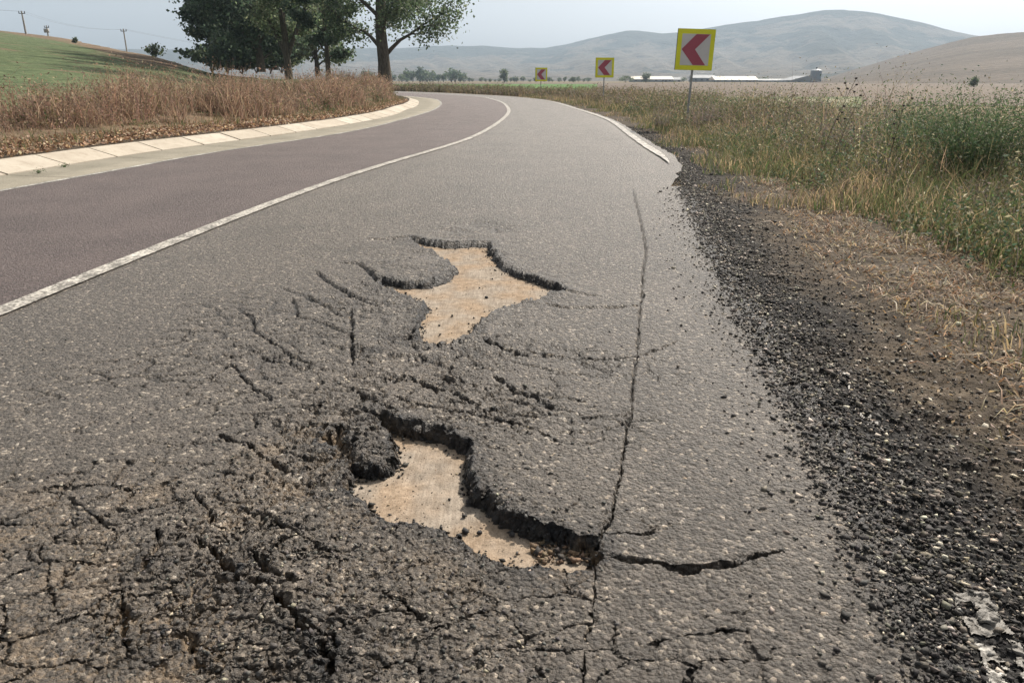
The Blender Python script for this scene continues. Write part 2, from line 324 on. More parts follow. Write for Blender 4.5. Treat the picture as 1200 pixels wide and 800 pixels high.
# ------------------------------------------------------------------ the broken asphalt: one height field
YA, YB = 1.16, 9.0
ys = np.concatenate([np.linspace(-3, 0.3, 8), np.linspace(0.45, YA-0.01, 50), 1/np.linspace(1/YA, 1/YB, 580)])
uf = np.linspace(-1, 1, 720); us = np.concatenate([np.linspace(-3.2, -1.1, 12), uf, np.linspace(1.1, 3.2, 12)])
hw = 0.70*np.maximum(ys, 1.16)+0.42
X = us[None]*hw[:, None]; Y = np.repeat(ys[:, None], len(us), 1)
off, _ = signed_to_curve(X[:, ::6], Y[:, ::6], RIG[::1]); off = np.stack([np.interp(us, us[::6], o) for o in off])
cd, _ = signed_to_curve(X[:, ::6], Y[:, ::6], CEN[::1]); cd = np.stack([np.interp(us, us[::6], o) for o in cd])

def blobmask(L):
    D = np.zeros(X.shape)
    for px, py, r, s in L:
        c = gp(px, py); D = np.maximum(D, s*np.exp(-((X-c[0])**2+(Y-c[1])**2)/(r*r)))
    return D
dmg = blobmask([(520, 300, 0.75, 0.75), (560, 268, 0.45, 0.7), (470, 350, 0.5, 0.85), (500, 420, 0.5, 1.0), (520, 480, 0.48, 1.0), (420, 480, 0.40, 1.0), (470, 600, 0.42, 1.0), (360, 560, 0.40, 1.0), (280, 640, 0.34, 1.0),
                (340, 740, 0.36, 1.0), (210, 720, 0.30, 0.9), (560, 720, 0.36, 0.7), (620, 520, 0.40, 0.6), (660, 420, 0.5, 0.45), (120, 620, 0.40, 0.5), (60, 760, 0.35, 0.5), (760, 700, 0.4, 0.35), (300, 420, 0.5, 0.45), (620, 350, 0.4, 0.6)])
dmg = np.clip(dmg*(1+0.45*fbm(X*3.1, Y*3.1, 3)), 0, 1)
wx = 0.026*fbm(X*9, Y*9, 11)+0.016*fbm(X*34, Y*34, 12, 3, 0.65); wy = 0.026*fbm(X*9, Y*9, 13)+0.016*fbm(X*34, Y*34, 14, 3, 0.65)
Xw = X+wx; Yw = Y+wy; Xs = X+0.012*fbm(X*12, Y*12, 15, 2); Ys = Y+0.012*fbm(X*12, Y*12, 16, 2)
far = 1-sstep(2.6, 6.5, Y)
# stones and clods
f1, f2, c1 = worley(X/0.013, Y/0.013, 21); g1, g2, c2 = worley(Xs/0.024, Ys/0.024, 22); e1, e2, c3 = worley(Xw/0.085, Yw/0.062, 23)
near = 1-sstep(1.8, 3.6, Y)
Z = (0.0024+0.0026*dmg)*(1-np.minimum(f1, 1)**2*1.6+0.9*c1)*near
Z += dmg*0.0062*(np.sqrt(np.clip(1-g1*g1*1.5, 0, 1))-0.75+0.7*(c2-0.5))*(0.45+0.55*far)
crev = (1-sstep(0.02, 0.17, g2-g1)); Z -= 0.004*crev*sstep(0.25, 0.9, dmg)*far
crk3 = (1-sstep(0.03, 0.16, e2-e1)); gate = sstep(0.0, 0.25, fbm(X*5, Y*5, 29, 2)); Z -= 0.008*crk3*gate*sstep(0.45, 1.0, dmg)
Z += dmg*0.009*fbm(X*3.3, Y*3.3, 41, 2)+0.006*fbm(X*0.9, Y*0.9, 42, 2)*far
# long diagonal tears following the shove of the surface
th = math.radians(-24); U = Xw*math.cos(th)+Yw*math.sin(th); Vv = -Xw*math.sin(th)+Yw*math.cos(th)
r1 = np.abs(fbm(U*2.4, Vv*9.0, 51, 3)); tear = (1-sstep(0.012, 0.075, r1))*sstep(0.05, 0.35, fbm(U*1.7+5, Vv*3.0, 52, 2)+0.15)
up = sstep(1.9, 2.6, Y); Z -= (0.008+0.010*up)*tear*sstep(0.20, 0.65, dmg); tear_shade = (0.45+0.4*up)*tear*sstep(0.20, 0.65, dmg)  # tears are carved, and their shade is painted in as a dark tone
rip = fbm(U*1.6+2, Vv*7.5, 59, 2); Z += 0.012*up*rip*sstep(0.15, 0.6, dmg); t2 = (1-sstep(0.01, 0.06, np.abs(rip)))*sstep(-0.1, 0.2, fbm(U*1.3, Vv*2.2, 60, 2)); Z -= 0.016*up*t2*sstep(0.25, 0.6, dmg); tear_shade = np.maximum(tear_shade, 0.85*up*t2*sstep(0.25, 0.6, dmg))
Z += 0.005*dmg*fbm(U*2.2, Vv*8.0, 53, 2)
wide = np.clip(blobmask([(450, 420, 0.95, 1.0), (300, 480, 0.75, 1.0), (640, 450, 0.7, 0.9), (520, 330, 0.9, 0.8), (200, 600, 0.7, 1.0), (640, 720, 0.6, 0.8), (100, 720, 0.7, 0.9), (330, 380, 0.9, 0.85), (230, 450, 0.8, 0.85), (120, 520, 0.6, 0.7)]), 0, 1)
k1, k2, _ = worley((Xw*0.92+Yw*0.38)/0.17, (-Xw*0.38+Yw*0.92)/0.115, 55); line_w = np.maximum(0.055, 0.0017*Y*Y/0.14)
net = (1-sstep(0.3*line_w, line_w, k2-k1))*sstep(-0.38, -0.08, fbm(X*2.6+3, Y*2.6, 56, 3)+0.30*(dmg-0.3))*sstep(0.22, 0.62, wide)
m1, m2, _ = worley((Xw*0.9+Yw*0.43)/0.085, (-Xw*0.43+Yw*0.9)/0.055, 57); lw2 = np.maximum(0.06, 0.0012*Y*Y/0.07); net2 = (1-sstep(0.3*lw2, lw2, m2-m1))*sstep(-0.2, 0.1, fbm(X*4+9, Y*4, 58, 2))*sstep(0.3, 0.7, dmg); net = np.maximum(net, 0.8*net2)
Z -= 0.013*net; sand = np.zeros(X.shape); fresh_and_shade = np.maximum(0.65*net*(0.3+0.7*sstep(0.3, 0.6, wide)), tear_shade)  # crack network gets painted shade on top of its shallow relief

def crack(L, w, dep, fade=True):
    global Z, fresh_and_shade
    L = np.array([gp(*p) for p in L]); m_ = 0.55 if fade else 0.06; d, t = segdist(Xw*m_+X*(1-m_), Yw*m_+Y*(1-m_), L)
    k = np.minimum(1, np.minimum(t*7+0.45, (1-t)*5+0.12)) if fade else 1.0
    wv = w*k*(0.60+0.75*vn(X*22, Y*22, 61))*(0.9 if fade else 1); wv = np.maximum(wv*0.85, k*0.8*(0.0012*Y*Y if fade else 2.0*(0.7*Y+0.42)/720)); b = 1-sstep(0.15, 1.15, d/wv)
    Z = Z-dep*b; fresh_and_shade = np.maximum(fresh_and_shade, b*0.9)  # groove plus shade painted along it, so thin cracks stay dark
    if fade: Z = Z+0.10*dep*np.exp(-(d/(w*4))**2)*(b < 0.2)
# longitudinal joint
crack([(741, 222), (750, 255), (757, 290), (753, 330), (748, 390), (743, 440), (737, 500), (727, 560), (714, 610), (703, 642), (696, 690), (688, 740), (680, 800), (676, 850)], 0.0046, 0.030, False)
crack([(676, 644), (700, 650), (740, 660), (800, 669), (840, 665), (880, 656), (917, 647)], 0.021, 0.05)
crack([(706, 632), (760, 627), (786, 621)], 0.010, 0.02)
crack([(759, 756), (787, 747), (825, 744), (847, 738), (881, 738)], 0.009, 0.02)
crack([(638, 356), (660, 360), (705, 361), (748, 359)], 0.030, 0.04)
crack([(636, 338), (668, 343), (706, 348)], 0.030, 0.03); 
crack([(618, 412), (660, 418), (700, 420), (743, 418), (771, 408), (797, 399)], 0.018, 0.03)
crack([(600, 424), (625, 430), (650, 437)], 0.016, 0.02); crack([(682, 489), (710, 489), (736, 485)], 0.008, 0.012)
crack([(428, 281), (450, 280), (480, 279), (500, 285)], 0.026, 0.04)
crack([(393, 307), (420, 309), (432, 318), (440, 329), (470, 336), (490, 336)], 0.018, 0.03)
crack([(371, 318), (384, 329), (407, 342), (428, 351), (450, 362)], 0.010, 0.025)
crack([(330, 337), (360, 347), (388, 362), (410, 372)], 0.006, 0.018); crack([(343, 350), (347, 370), (377, 378), (398, 388), (412, 392)], 0.007, 0.018)
crack([(278, 361), (297, 372), (297, 387), (317, 400), (340, 417), (362, 426), (366, 440)], 0.008, 0.02); crack([(270, 427), (287, 443), (300, 457), (322, 470)], 0.007, 0.018)
crack([(412, 360), (413, 390), (411, 413), (415, 430)], 0.008, 0.025); crack([(306, 417), (340, 428), (360, 436)], 0.008, 0.014)
crack([(411, 456), (442, 479), (470, 490)], 0.020, 0.035); crack([(455, 466), (510, 479), (570, 492), (620, 503), (662, 524)], 0.015, 0.028)
crack([(577, 441), (607, 462), (640, 467), (684, 472)], 0.015, 0.03); crack([(517, 441), (545, 452), (575, 462)], 0.014, 0.025)
crack([(236, 638), (259, 661), (285, 684), (311, 688), (337, 722), (360, 741), (388, 741)], 0.023, 0.06); crack([(388, 741), (392, 765), (388, 800)], 0.020, 0.06)
crack([(300, 650), (312, 672), (336, 684), (345, 690)], 0.020, 0.05); crack([(226, 577), (247, 598), (252, 622)], 0.013, 0.03); crack([(178, 622), (186, 640), (176, 668)], 0.013, 0.03)
crack([(142, 680), (147, 720), (141, 748), (150, 775)], 0.016, 0.03); crack([(45, 640), (60, 690), (75, 730)], 0.009, 0.015); crack([(40, 575), (75, 580), (110, 600), (130, 622)], 0.009, 0.015)
crack([(255, 510), (290, 520), (320, 545), (345, 560)], 0.014, 0.03); crack([(290, 600), (330, 612), (370, 640), (410, 655)], 0.014, 0.03); crack([(420, 690), (470, 705), (500, 730)], 0.012, 0.022)
crack([(565, 395), (590, 408), (620, 417)], 0.024, 0.045); crack([(480, 440), (500, 455), (530, 462), (560, 478)], 0.018, 0.03)

# the two potholes (rims traced on the road surface)
HOLE_A = gl([(480, 278), (500, 282), (528, 285), (555, 284), (574, 284), (578, 298), (592, 312), (615, 321), (649, 332), (664, 340), (641, 345), (634, 349), (614, 353), (585, 361), (562, 376), (548, 393), (518, 403), (489, 397), (490, 372), (500, 357), (485, 346), (452, 335), (436, 326), (448, 326), (472, 331), (499, 331), (524, 323), (532, 315), (525, 304), (506, 294), (488, 287)])
HOLE_B = gl([(438, 483), (455, 492), (469, 498), (491, 501), (525, 509), (551, 522), (552, 536), (549, 557), (556, 578), (572, 582), (592, 602), (622, 617), (652, 627), (704, 633), (708, 655), (698, 670), (660, 668), (615, 664), (582, 657), (556, 649), (536, 634), (521, 625), (489, 617), (455, 609), (428, 593), (404, 575), (411, 545), (417, 549), (446, 547), (462, 539), (458, 521), (447, 500)])
TROUGH = gl([(382, 503), (398, 502), (411, 530), (417, 547), (405, 541), (385, 530), (374, 520)])
TROUGH2 = gl([(371, 745), (386, 748), (390, 775), (386, 795), (371, 798), (368, 775)]); TROUGH3 = gl([(203, 742), (214, 741), (226, 756), (236, 778), (226, 783), (210, 765)])
TROUGH4 = gl([(268, 672), (280, 676), (286, 690), (274, 686)]); TROUGH5 = gl([(158, 662), (170, 655), (176, 668), (166, 678)])
def hole(poly, dep, w, lip):
    global Z, fresh_and_shade, sand
    d, _ = segdist(Xw, Yw, poly, True, margin=0.5); ins = inside(Xw, Yw, poly); sd_ = np.where(ins, d, -d)+(0.020*(c2-0.5)+0.010*(0.5-g1)+0.012*vn(X*17, Y*17, 66))*sstep(0.12, 0, d)
    w = w*(0.7+0.9*sstep(-0.1, 0.7, vn(X*6.5, Y*6.5, 67)))
    Z = Z+lip*np.exp(-(d/0.10)**2)*(~ins)
    Z = Z*(1-0.8*sstep(0, w, sd_))-dep*sstep(-0.006, w, sd_)
    band = sstep(-0.02, 0.004, sd_)*sstep(w*1.9, w*0.6, sd_); Z = Z+band*0.016*(np.sqrt(np.clip(1-g1*g1*1.6, 0, 1))-0.55+0.5*(c2-0.5))
    fresh_and_shade = np.maximum(fresh_and_shade, 0.85*sstep(-0.018, 0.004, sd_)+0.45*np.exp(-(d/0.07)**2)*(~ins))
hole(HOLE_A, 0.060, 0.030, 0.013); hole(HOLE_B, 0.056, 0.028, 0.010)
for T_ in (TROUGH, TROUGH2, TROUGH3, TROUGH4, TROUGH5): hole(T_, 0.040, 0.025, 0.0)
# raised tongues of asphalt between tears
for px, py, r, hgt in ((480, 312, 0.22, 0.030), (425, 520, 0.12, 0.022), (640, 590, 0.22, 0.016), (560, 470, 0.25, 0.014), (330, 705, 0.1, 0.014)):
    c = gp(px, py); Z += hgt*np.exp(-((X-c[0])**2+(Y-c[1])**2)/(r*r))*(Z > -0.03)
lipk = blobmask([(620, 668, 0.22, 1.0), (520, 640, 0.22, 1.0), (440, 612, 0.2, 1.0)]); Z = np.where(Z > -0.02, Z*(1-0.5*lipk)-0.006*lipk, Z)
# windblown sand caught in the gaps of the lower left
szone = blobmask([(240, 720, 0.42, 1.0), (390, 520, 0.30, 0.7), (330, 600, 0.32, 0.75), (120, 740, 0.4, 0.7), (40, 650, 0.5, 0.55), (470, 720, 0.3, 0.55), (690, 660, 0.12, 1.0), (480, 470, 0.5, 0.3)])
sand = np.clip(szone*sstep(0.45, 0.85, szone*0.5+0.25+0.6*fbm(X*7, Y*7, 71)+crev*0.35)*sstep(0.006, -0.012, Z-0.5*0.012), 0, 1)*0.95
sand = np.maximum(sand, 0.10*szone*sstep(0.0, 0.5, fbm(X*16, Y*16, 72)+0.2))
# right edge: frays, breaks down and slopes into the shoulder
edge_n = 0.10*fbm(X*2.2, Y*2.2, 81)+0.05*fbm(X*11, Y*11, 82)
eo = off+edge_n
fray = sstep(-0.16, 0.16, eo)
q1, q2, c4 = worley(Xw/0.022, Yw/0.022, 83); p1, p2, c5 = worley(Xw/0.05, Yw/0.05, 84)
Z = Z-0.030*sstep(-0.05, 0.5, eo)-0.07*sstep(0.3, 2.6, off)
rough_sh = sstep(-0.25, 0.2, eo)
Z += rough_sh*(0.007*(1-q1*q1*1.5+c4-0.6)+0.010*sstep(0.5, 0.95, c5)*np.sqrt(np.clip(1-p1*p1*2, 0, 1)))*(0.4+0.6*far)+rough_sh*0.02*fbm(X*4, Y*4, 85)
fresh_and_shade = np.maximum(fresh_and_shade, 0.9*fray)
# keep it below the neighbouring sheets
lft = sstep(0.12, -0.02, cd); Z = Z*(1-lft)-0.006*lft
ZT = np.where(eo > 0.05, verge_z(np.maximum(off, 0))+0.03*fbm(X*0.8, Y*0.8, 101), 0.0); bl = sstep(8.0, 9.0, Y); Z = Z*(1-bl)+ZT*bl
gz0 = np.abs(np.gradient(Z, axis=0)/np.maximum(np.gradient(Y, axis=0), 1e-4)); gz1 = np.abs(np.gradient(Z, axis=1)/np.maximum(np.gradient(X, axis=1), 1e-4)); steep = sstep(0.5, 1.5, np.hypot(gz0, gz1))
Xv = X+steep*(0.010*vn(X*45+Z*40, Z*75+Y*9, 161)+0.006*vn(X*95-Z*60, Z*160, 162)); Yv = Y+steep*(0.010*vn(Y*45-Z*40, Z*75+X*9, 163)+0.006*vn(Y*95+Z*60, Z*160, 164))
vid = np.arange(X.size).reshape(X.shape)
F = grid_faces(*X.shape)
fo = eo.ravel()[F].mean(1); fc = cd.ravel()[F].mean(1); fx = off.ravel()[F].mean(1)
def sub(faces, name, mat, attrs, dz=0.0):
    idx, inv = np.unique(faces, return_inverse=True)
    V = np.stack([Xv.ravel()[idx], Yv.ravel()[idx], Z.ravel()[idx]+dz], 1)
    return obj(name, V, inv.reshape(faces.shape), mat, None, True, {k: v.ravel()[idx] for k, v in attrs.items()})
tag(sub(F[(fc > -0.10) & (fo < 0.16)], 'broken_road', M['asphalt'], {'sand': sand, 'fresh_and_shade': fresh_and_shade}), kind='structure',
    label='grey cracked asphalt lane with two potholes')
tar = np.clip(1-sstep(0.22, 0.85, off+0.45*fbm(X*1.6, Y*1.6, 86)+0.1*fbm(X*9, Y*9, 87)), 0, 1)
litter = 0.8*sstep(1.0, 1.9, off+0.45*fbm(X*2.6, Y*2.6, 88))
tag(sub(F[(fo >= 0.16) & (fx < 4.5)], 'shoulder_ground', M['shoulder'], {'tar': tar, 'litter': litter}), kind='structure')
# remnant of the white edge line on the crumbled edge
LINE = np.array([gp(*p) for p in [(785, 190), (812, 204), (850, 236), (905, 300), (975, 400), (1040, 505), (1085, 590), (1125, 680), (1160, 745), (1185, 800), (1200, 850)]])
ld, lt = segdist(X, Y, LINE, margin=0.3)
near_end = sstep(0.70, 0.78, lt); pn = fbm(X*22, Y*22, 91, 3)
pm = (ld < 0.05+0.02*fbm(X*9, Y*9, 92)) & (pn > 0.40-0.62*near_end+0.3*(lt < 0.02)) & (vn(X*3+9, Y*3, 93) > -0.2-0.8*near_end)
pf = pm.ravel()[F].all(1)
tag(sub(F[pf], 'edge_line_remnant', M['paint_faded'], {'sand': sand}, 0.007), kind='structure')

# pothole floors: the old concrete course under the asphalt
def floor_patch(poly, z, name, pad=0.10, nx=50, ny=70):
    P = np.array(poly); x0, y0 = P.min(0)-pad; x1, y1 = P.max(0)+pad
    gx, gy = np.meshgrid(np.linspace(x0, x1, nx), np.linspace(y0, y1, ny)); gz = z+0.006*fbm(gx*4, gy*4, 95)
    tag(obj(name, np.stack([gx.ravel(), gy.ravel(), gz.ravel()], 1), grid_faces(ny, nx), M['floor'], None, True), kind='structure')
floor_patch(HOLE_A, -0.036, 'pothole_floor', 0.02); floor_patch(HOLE_B, -0.036, 'pothole_floor', 0.02)
for T_ in (TROUGH, TROUGH2, TROUGH3, TROUGH4, TROUGH5): floor_patch(T_, -0.034, 'sand_patch', 0.0, 20, 24)

def surf_z(x, y):
    """height of the broken asphalt / shoulder at points (nearest grid vertex)"""
    x = np.atleast_1d(x); y = np.atleast_1d(y)
    r = np.clip(np.searchsorted(ys, y), 0, len(ys)-1); c = np.clip(np.searchsorted(us, x/hw[r]), 0, len(us)-1)
    return Z[r, c]

# ------------------------------------------------------------------ the rest of the road
i9 = np.argmin(np.abs(CEN[:, 1]-8.95)+(np.arange(len(CEN)) > 200)*99); j9 = np.argmin(np.abs(RIG[:, 1]-8.95)+(np.arange(len(RIG)) > 200)*99)
A = resample(CEN[i9:], n=300); B = resample(RIG[j9:], n=300); A = offset(A, -0.1); Bo = B+normals(B)*(np.interp(B[:, 1], [8.9, 10.4, 11.2, 13], [-0.12, 0.02, 0.17, 0.26])+0.05*vn(B[:, 0]*5, B[:, 1]*5, 98))[:, None]
ncol = 9; V = np.vstack([np.c_[A*(1-t)+Bo*t, np.full(300, -0.001)-0.03*max(0, (t-0.94)/0.06)] for t in np.linspace(0, 1, ncol)])
ii = np.arange(299); F2 = np.vstack([np.stack([ii+k*300, ii+(k+1)*300, ii+(k+1)*300+1, ii+k*300+1], 1) for k in range(ncol-1)])
tag(obj('road', V, F2, M['asphalt'], attrs={'sand': np.zeros(len(V)), 'fresh_and_shade': np.zeros(len(V))}), kind='structure')
V, F2 = strip(offset(Ln, -0.02), offset(Cn, 0.03), 0.004, 0.004); tag(obj('opposite_lane', V, F2, M['asphalt_left']), kind='structure')
V, F2 = strip(offset(Cn, -0.065), offset(Cn, 0.065), 0.009, 0.009); tag(obj('centre_line', V, F2, M['paint']), kind='structure')
V, F2 = strip(offset(Ln, -0.05), offset(Ln, 0.05), 0.008, 0.008); tag(obj('faded_edge_line', V, F2, M['paint_faded']), kind='structure')
jE = np.argmin(np.hypot(*(RIG-gp(786, 191)).T)); Re = resample(RIG[jE:], step=0.2)
wv = 0.075+0.02*fbm(np.arange(len(Re))*0.6, np.zeros(len(Re)), 97); wv[:9] *= np.linspace(0.08, 1, 9)
V, F2 = strip(Re-normals(Re)*wv[:, None], Re+normals(Re)*wv[:, None]*1.0, 0.006, 0.006); tag(obj('edge_line', V, F2, M['paint']), kind='structure')
# concrete gutter: slabs with joints, then sloping kerb stones
gut = empty('gutter', (0, 0, 0), kind='structure'); ker = empty('kerb', (0, 0, 0), kind='structure')
Kd = resample(KER, step=0.05); Nk = normals(Kd); Ld = resample(LEF, n=len(Kd))
def bow(P, k): return P[np.clip(k, 0, len(P)-1)]
dK, kk = signed_to_curve(Kd[:, 0], Kd[:, 1], resample(LEF, step=0.05)); Lr = resample(LEF, step=0.05)
inner = Lr[kk.astype(int)]
k = 0; r_ = random.Random(4)
s_first = int(np.argmin(np.hypot(*(Kd-gp(8, 207)).T))); block = 24; start = s_first % block
while start < len(Kd)-2*block-4:
    a0, a1 = start+0.35, start+block-0.35
    q = np.clip(np.round(np.linspace(start, start+block, 5)).astype(int), 0, len(Kd)-1); P = Kd[q].copy(); n = Nk[q]
    T = P[-1]-P[0]; T = T/np.linalg.norm(T); P[0] += T*0.020; P[-1] -= T*0.020
    j = r_.uniform(-0.006, 0.006); w = 0.46
    prof = [(0.0, -0.10), (0.0, 0.035+j), (-w, 0.165+j), (-w-0.05, 0.165+j), (-w-0.05, -0.10)]
    V = np.vstack([np.c_[P+n*o_, np.full(5, z_)] for o_, z_ in prof]); F2 = []
    for m_ in range(4):
        for e in range(4): F2.append([m_*5+e, m_*5+e+1, (m_+1)*5+e+1, (m_+1)*5+e])
    F2 += [[0, 5, 10, 15], [4, 19, 14, 9], [0, 15, 20, 20], [4, 24, 19, 19]]
    F2 = [f[:3]+[f[3]] for f in F2]
    me = bpy.data.meshes.new('kerb_stone'); me.from_pydata([tuple(v) for v in V], [], [tuple(dict.fromkeys(f)) for f in F2]); me.update()
    link('kerb_stone', me, M['kerb'], ker)
    # gutter slab in front, every second kerb stone
    if k % 2 == 0:
        q = np.clip(np.round(np.linspace(start, start+2*block, 7)).astype(int), 0, len(Kd)-1); P = Kd[q]+Nk[q]*0.004; I = inner[q]-normals(inner[q])*0.045
        T = P[-1]-P[0]; T = T/np.linalg.norm(T); P = P.copy(); I = I.copy()
        for Q in (P, I): Q[0] += T*0.008; Q[-1] -= T*0.008
        V = np.vstack([np.c_[P, np.full(7, 0.022)], np.c_[(P+I)/2, np.full(7, 0.010)], np.c_[I, np.full(7, 0.007)], np.c_[I, np.full(7, -0.06)]]); F2 = []
        for m_ in range(3):
            for e in range(6): F2.append([m_*7+e, (m_+1)*7+e, (m_+1)*7+e+1, m_*7+e+1])
        obj('gutter_slab', V, np.array(F2), M['gutter'], gut)
    start += block; k += 1
V, F2 = strip(offset(Kn, -0.3), offset(Ln, 0.02), -0.03, -0.012); tag(obj('gutter_bed', V, F2, M['shoulder'], attrs={'tar': np.ones(len(V)), 'litter': np.zeros(len(V))}), kind='structure')

# ------------------------------------------------------------------ terrain
def polar(name, az0, az1, na, radii, zf, mat, attrs=None, kind='structure'):
    az = np.linspace(az0, az1, na); R_, A_ = np.meshgrid(radii, az, indexing='ij'); x = R_*np.sin(A_); y = R_*np.cos(A_); z = zf(x, y, R_, A_)
    at_ = {k: f(x, y, R_, A_).ravel() for k, f in (attrs or {}).items()}
    return tag(obj(name, np.stack([x.ravel(), y.ravel(), z.ravel()], 1), grid_faces(len(radii), na)[:, ::-1], mat, None, True, at_), kind=kind)
rad = np.concatenate([[0.01], np.geomspace(1.5, 3780, 120)])
def ground_z(x, y, R, A):
    return -0.16-0.14*sstep(8, 30, R)+0.0*x
polar('ground', -math.pi, math.pi, 181, rad, ground_z, M['ground'])
# far verge on the right: gentle bank from the shoulder down to the field
Rv = resample(RIG, step=0.4); cols = [0.15, 0.4, 0.8, 1.3, 2.0, 3.0, 4.5, 6.5, 9.0]
pts = []
for o_ in cols: q = offset(Rv, o_); pts.append(np.c_[q, verge_z(np.full(len(q), o_))+0.03*fbm(q[:, 0]*0.8, q[:, 1]*0.8, 101)-(0.25 if False else 0)])
V = np.vstack(pts); n = len(Rv); F2 = grid_faces(len(cols), n)
oo = np.repeat(cols, n); keepv = V[:, 1] > 7.6
F2 = F2[keepv[F2].all(1) | (oo[F2].min(1) > 4.4)]
tag(obj('verge', V, F2, M['shoulder'], None, True, {'tar': 0.9*(1-sstep(0.5, 1.3, oo))*(1-sstep(13, 24, V[:, 1])), 'litter': sstep(0.6, 1.6, oo)}), kind='structure')
# left verge behind the kerb
Kv = resample(KER, step=0.5); cols = [0.50, 0.9, 1.6, 2.6, 4.0, 6.0, 9.0]; pts = []
for o_ in cols: q = offset(Kv, -o_); pts.append(np.c_[q, 0.15+0.05*min(1, o_-0.5)+0.05*fbm(q[:, 0]*1.1, q[:, 1]*1.1, 103)*min(1, (o_-0.5)*2)-0.5*(o_ > 8)])
V = np.vstack(pts); n = len(Kv); oo = np.repeat(cols, n)
tag(obj('left_verge', V, grid_faces(len(cols), n), M['shoulder'], None, True, {'tar': 0*oo, 'litter': 0.25*sstep(0.4, 1.2, oo)}), kind='structure')

# hill on the left with the meadow
prof = np.array([azel(*p) for p in [(-420, 20), (-200, 24), (-60, 30), (0, 36), (60, 43), (130, 53), (180, 62), (215, 71), (245, 79), (300, 82.5), (380, 84), (450, 88.5), (490, 95)]])
RT = 190.0
def lh_z(x, y, R, A):
    top = EYE+RT*np.tan(np.interp(A, prof[:, 0], prof[:, 1])); t = (R-13)/(RT-13)
    z = 0.15+(top-0.15)*np.clip(t, 0, 1)**1.05
    z = np.where(R > RT, top-(R-RT)*0.08, z)+0.25*fbm(x*0.06, y*0.06, 111)*sstep(20, 70, R)*(R < RT+30)
    edge = sstep(prof[-1, 0], prof[-1, 0]-0.06, A)
    z = z*edge-0.45*(1-edge)-0.5*(R < 12.6)
    dk, _ = signed_to_curve(np.atleast_1d(x), np.atleast_1d(y), KER); m = sstep(-1.0, -2.4, dk)
    return np.where(dk > -2.4, np.minimum(z, z*m+(0.13*sstep(-0.5, -0.9, dk)-0.5*sstep(-0.9, -0.4, dk))*(1-m)), z)
def lh_dry(x, y, R, A):
    px = np.interp(A, prof[:, 0], np.array([-420, -200, -60, 0, 60, 130, 180, 215, 245, 300, 380, 450, 490])); t = (R-13)/(RT-13)
    lim = np.interp(px, [-400, 0, 60, 110, 160, 200, 235, 260, 300], [0.93, 0.90, 0.80, 0.55, 0.36, 0.40, 0.75, 1.1, 1.2])
    return np.clip(0.20+0.75*sstep(lim-0.10, lim+0.08, t)-0.45*sstep(0.93, 0.99, t)*(px < 160)+1.5*(1-sstep(0.015, 0.06, t)), 0, 2)
hill = polar('grassy_hill', -1.45, prof[-1, 0], 150, np.concatenate([np.linspace(12.5, 60, 50), np.linspace(61, RT, 90), np.linspace(RT+4, 330, 25)]), lh_z, M['meadow'], {'dry': lh_dry})
def hill_z(x, y):
    R = np.hypot(x, y); A = np.arctan2(x, y); return lh_z(x, y, R, A)
# flat fields
def field(name, mat, px0, px1, ya, yb, z, rows=3):
    def edge(py, n=40): return np.array([gp(px0+(px1-px0)*i/(n-1), py, z) for i in range(n)])
    a_, b_ = edge(ya), edge(yb); V, F2 = strip(b_, a_, z, z); tag(obj(name, V, F2, mat), kind='structure')
field('ploughed_field', M['plough'], 420, 1500, 97.2, 124, -0.270)
field('green_field', M['greencrop'], 380, 700, 98.6, 113, -0.262)
field('green_field', M['darkgreen'], 815, 1010, 113.5, 126, -0.262)
field('stubble_field', M['stubble'], 822, 1000, 116, 120.5, -0.254)

mp = np.array([azel(*p) for p in [(-300, 50), (200, 58), (425, 57), (470, 57), (510, 54), (560, 54), (600, 56), (640, 56), (665, 52), (690, 46), (715, 40), (735, 36), (757, 37), (780, 39), (800, 38), (830, 33), (865, 27), (900, 22), (940, 17), (970, 12), (990, 11), (1020, 14), (1050, 20), (1080, 27), (1110, 35), (1140, 41), (1250, 52), (1500, 58)]])
MR = 2900.0
def mt_z(x, y, R, A):
    top = (EYE+MR*np.tan(np.interp(A, mp[:, 0], mp[:, 1]))); t = np.clip((R-1000)/(MR-1000), 0, 1)
    fold = np.abs(fbm(A*26+R*0.0011, R*0.0009, 121, 4)); fine = fbm(x*0.012, y*0.012, 123, 4)
    z = top*(0.18*t+0.82*t**2.1)*(1-0.62*(1-fold*1.9)*np.clip(1-t, 0, 1)*sstep(0.05, 0.4, t))
    z += fine*(5+6*t)*sstep(0, 0.1, t)*(1-0.6*sstep(0.9, 1, t))
    return np.where(R > MR, top-(R-MR)*0.5, z)-0.3
def mt_s(x, y, R, A):
    t = np.clip((R-1000)/(MR-1000), 0, 1); return np.clip(sstep(0.55, 0.9, t)*0.9+0.5*fbm(A*18, R*0.002, 125), -1, 1)
polar('distant_hills', -1.3, 1.3, 400, np.concatenate([np.linspace(900, MR, 120), np.linspace(MR+30, MR+400, 6)]), mt_z, M['mountain'], {'scrub': mt_s})
rp = np.array([azel(*p) for p in [(930, 99), (960, 93), (985, 86), (1030, 73), (1060, 64), (1090, 56), (1115, 49), (1140, 43.5), (1170, 40), (1200, 37.5), (1300, 33), (1500, 45), (1700, 60)]])
RR = 950.0
def rh_z(x, y, R, A):
    top = EYE+RR*np.tan(np.interp(A, rp[:, 0], rp[:, 1])); t = np.clip((R-380)/(RR-380), 0, 1)
    z = top*t**1.25*(1+0.10*fbm(x*0.012, y*0.012, 131, 4)*(1-t)); z += 0.6*fbm(x*0.05, y*0.05, 133)*t
    return np.where(R > RR, top-(R-RR)*0.2, z)-0.28
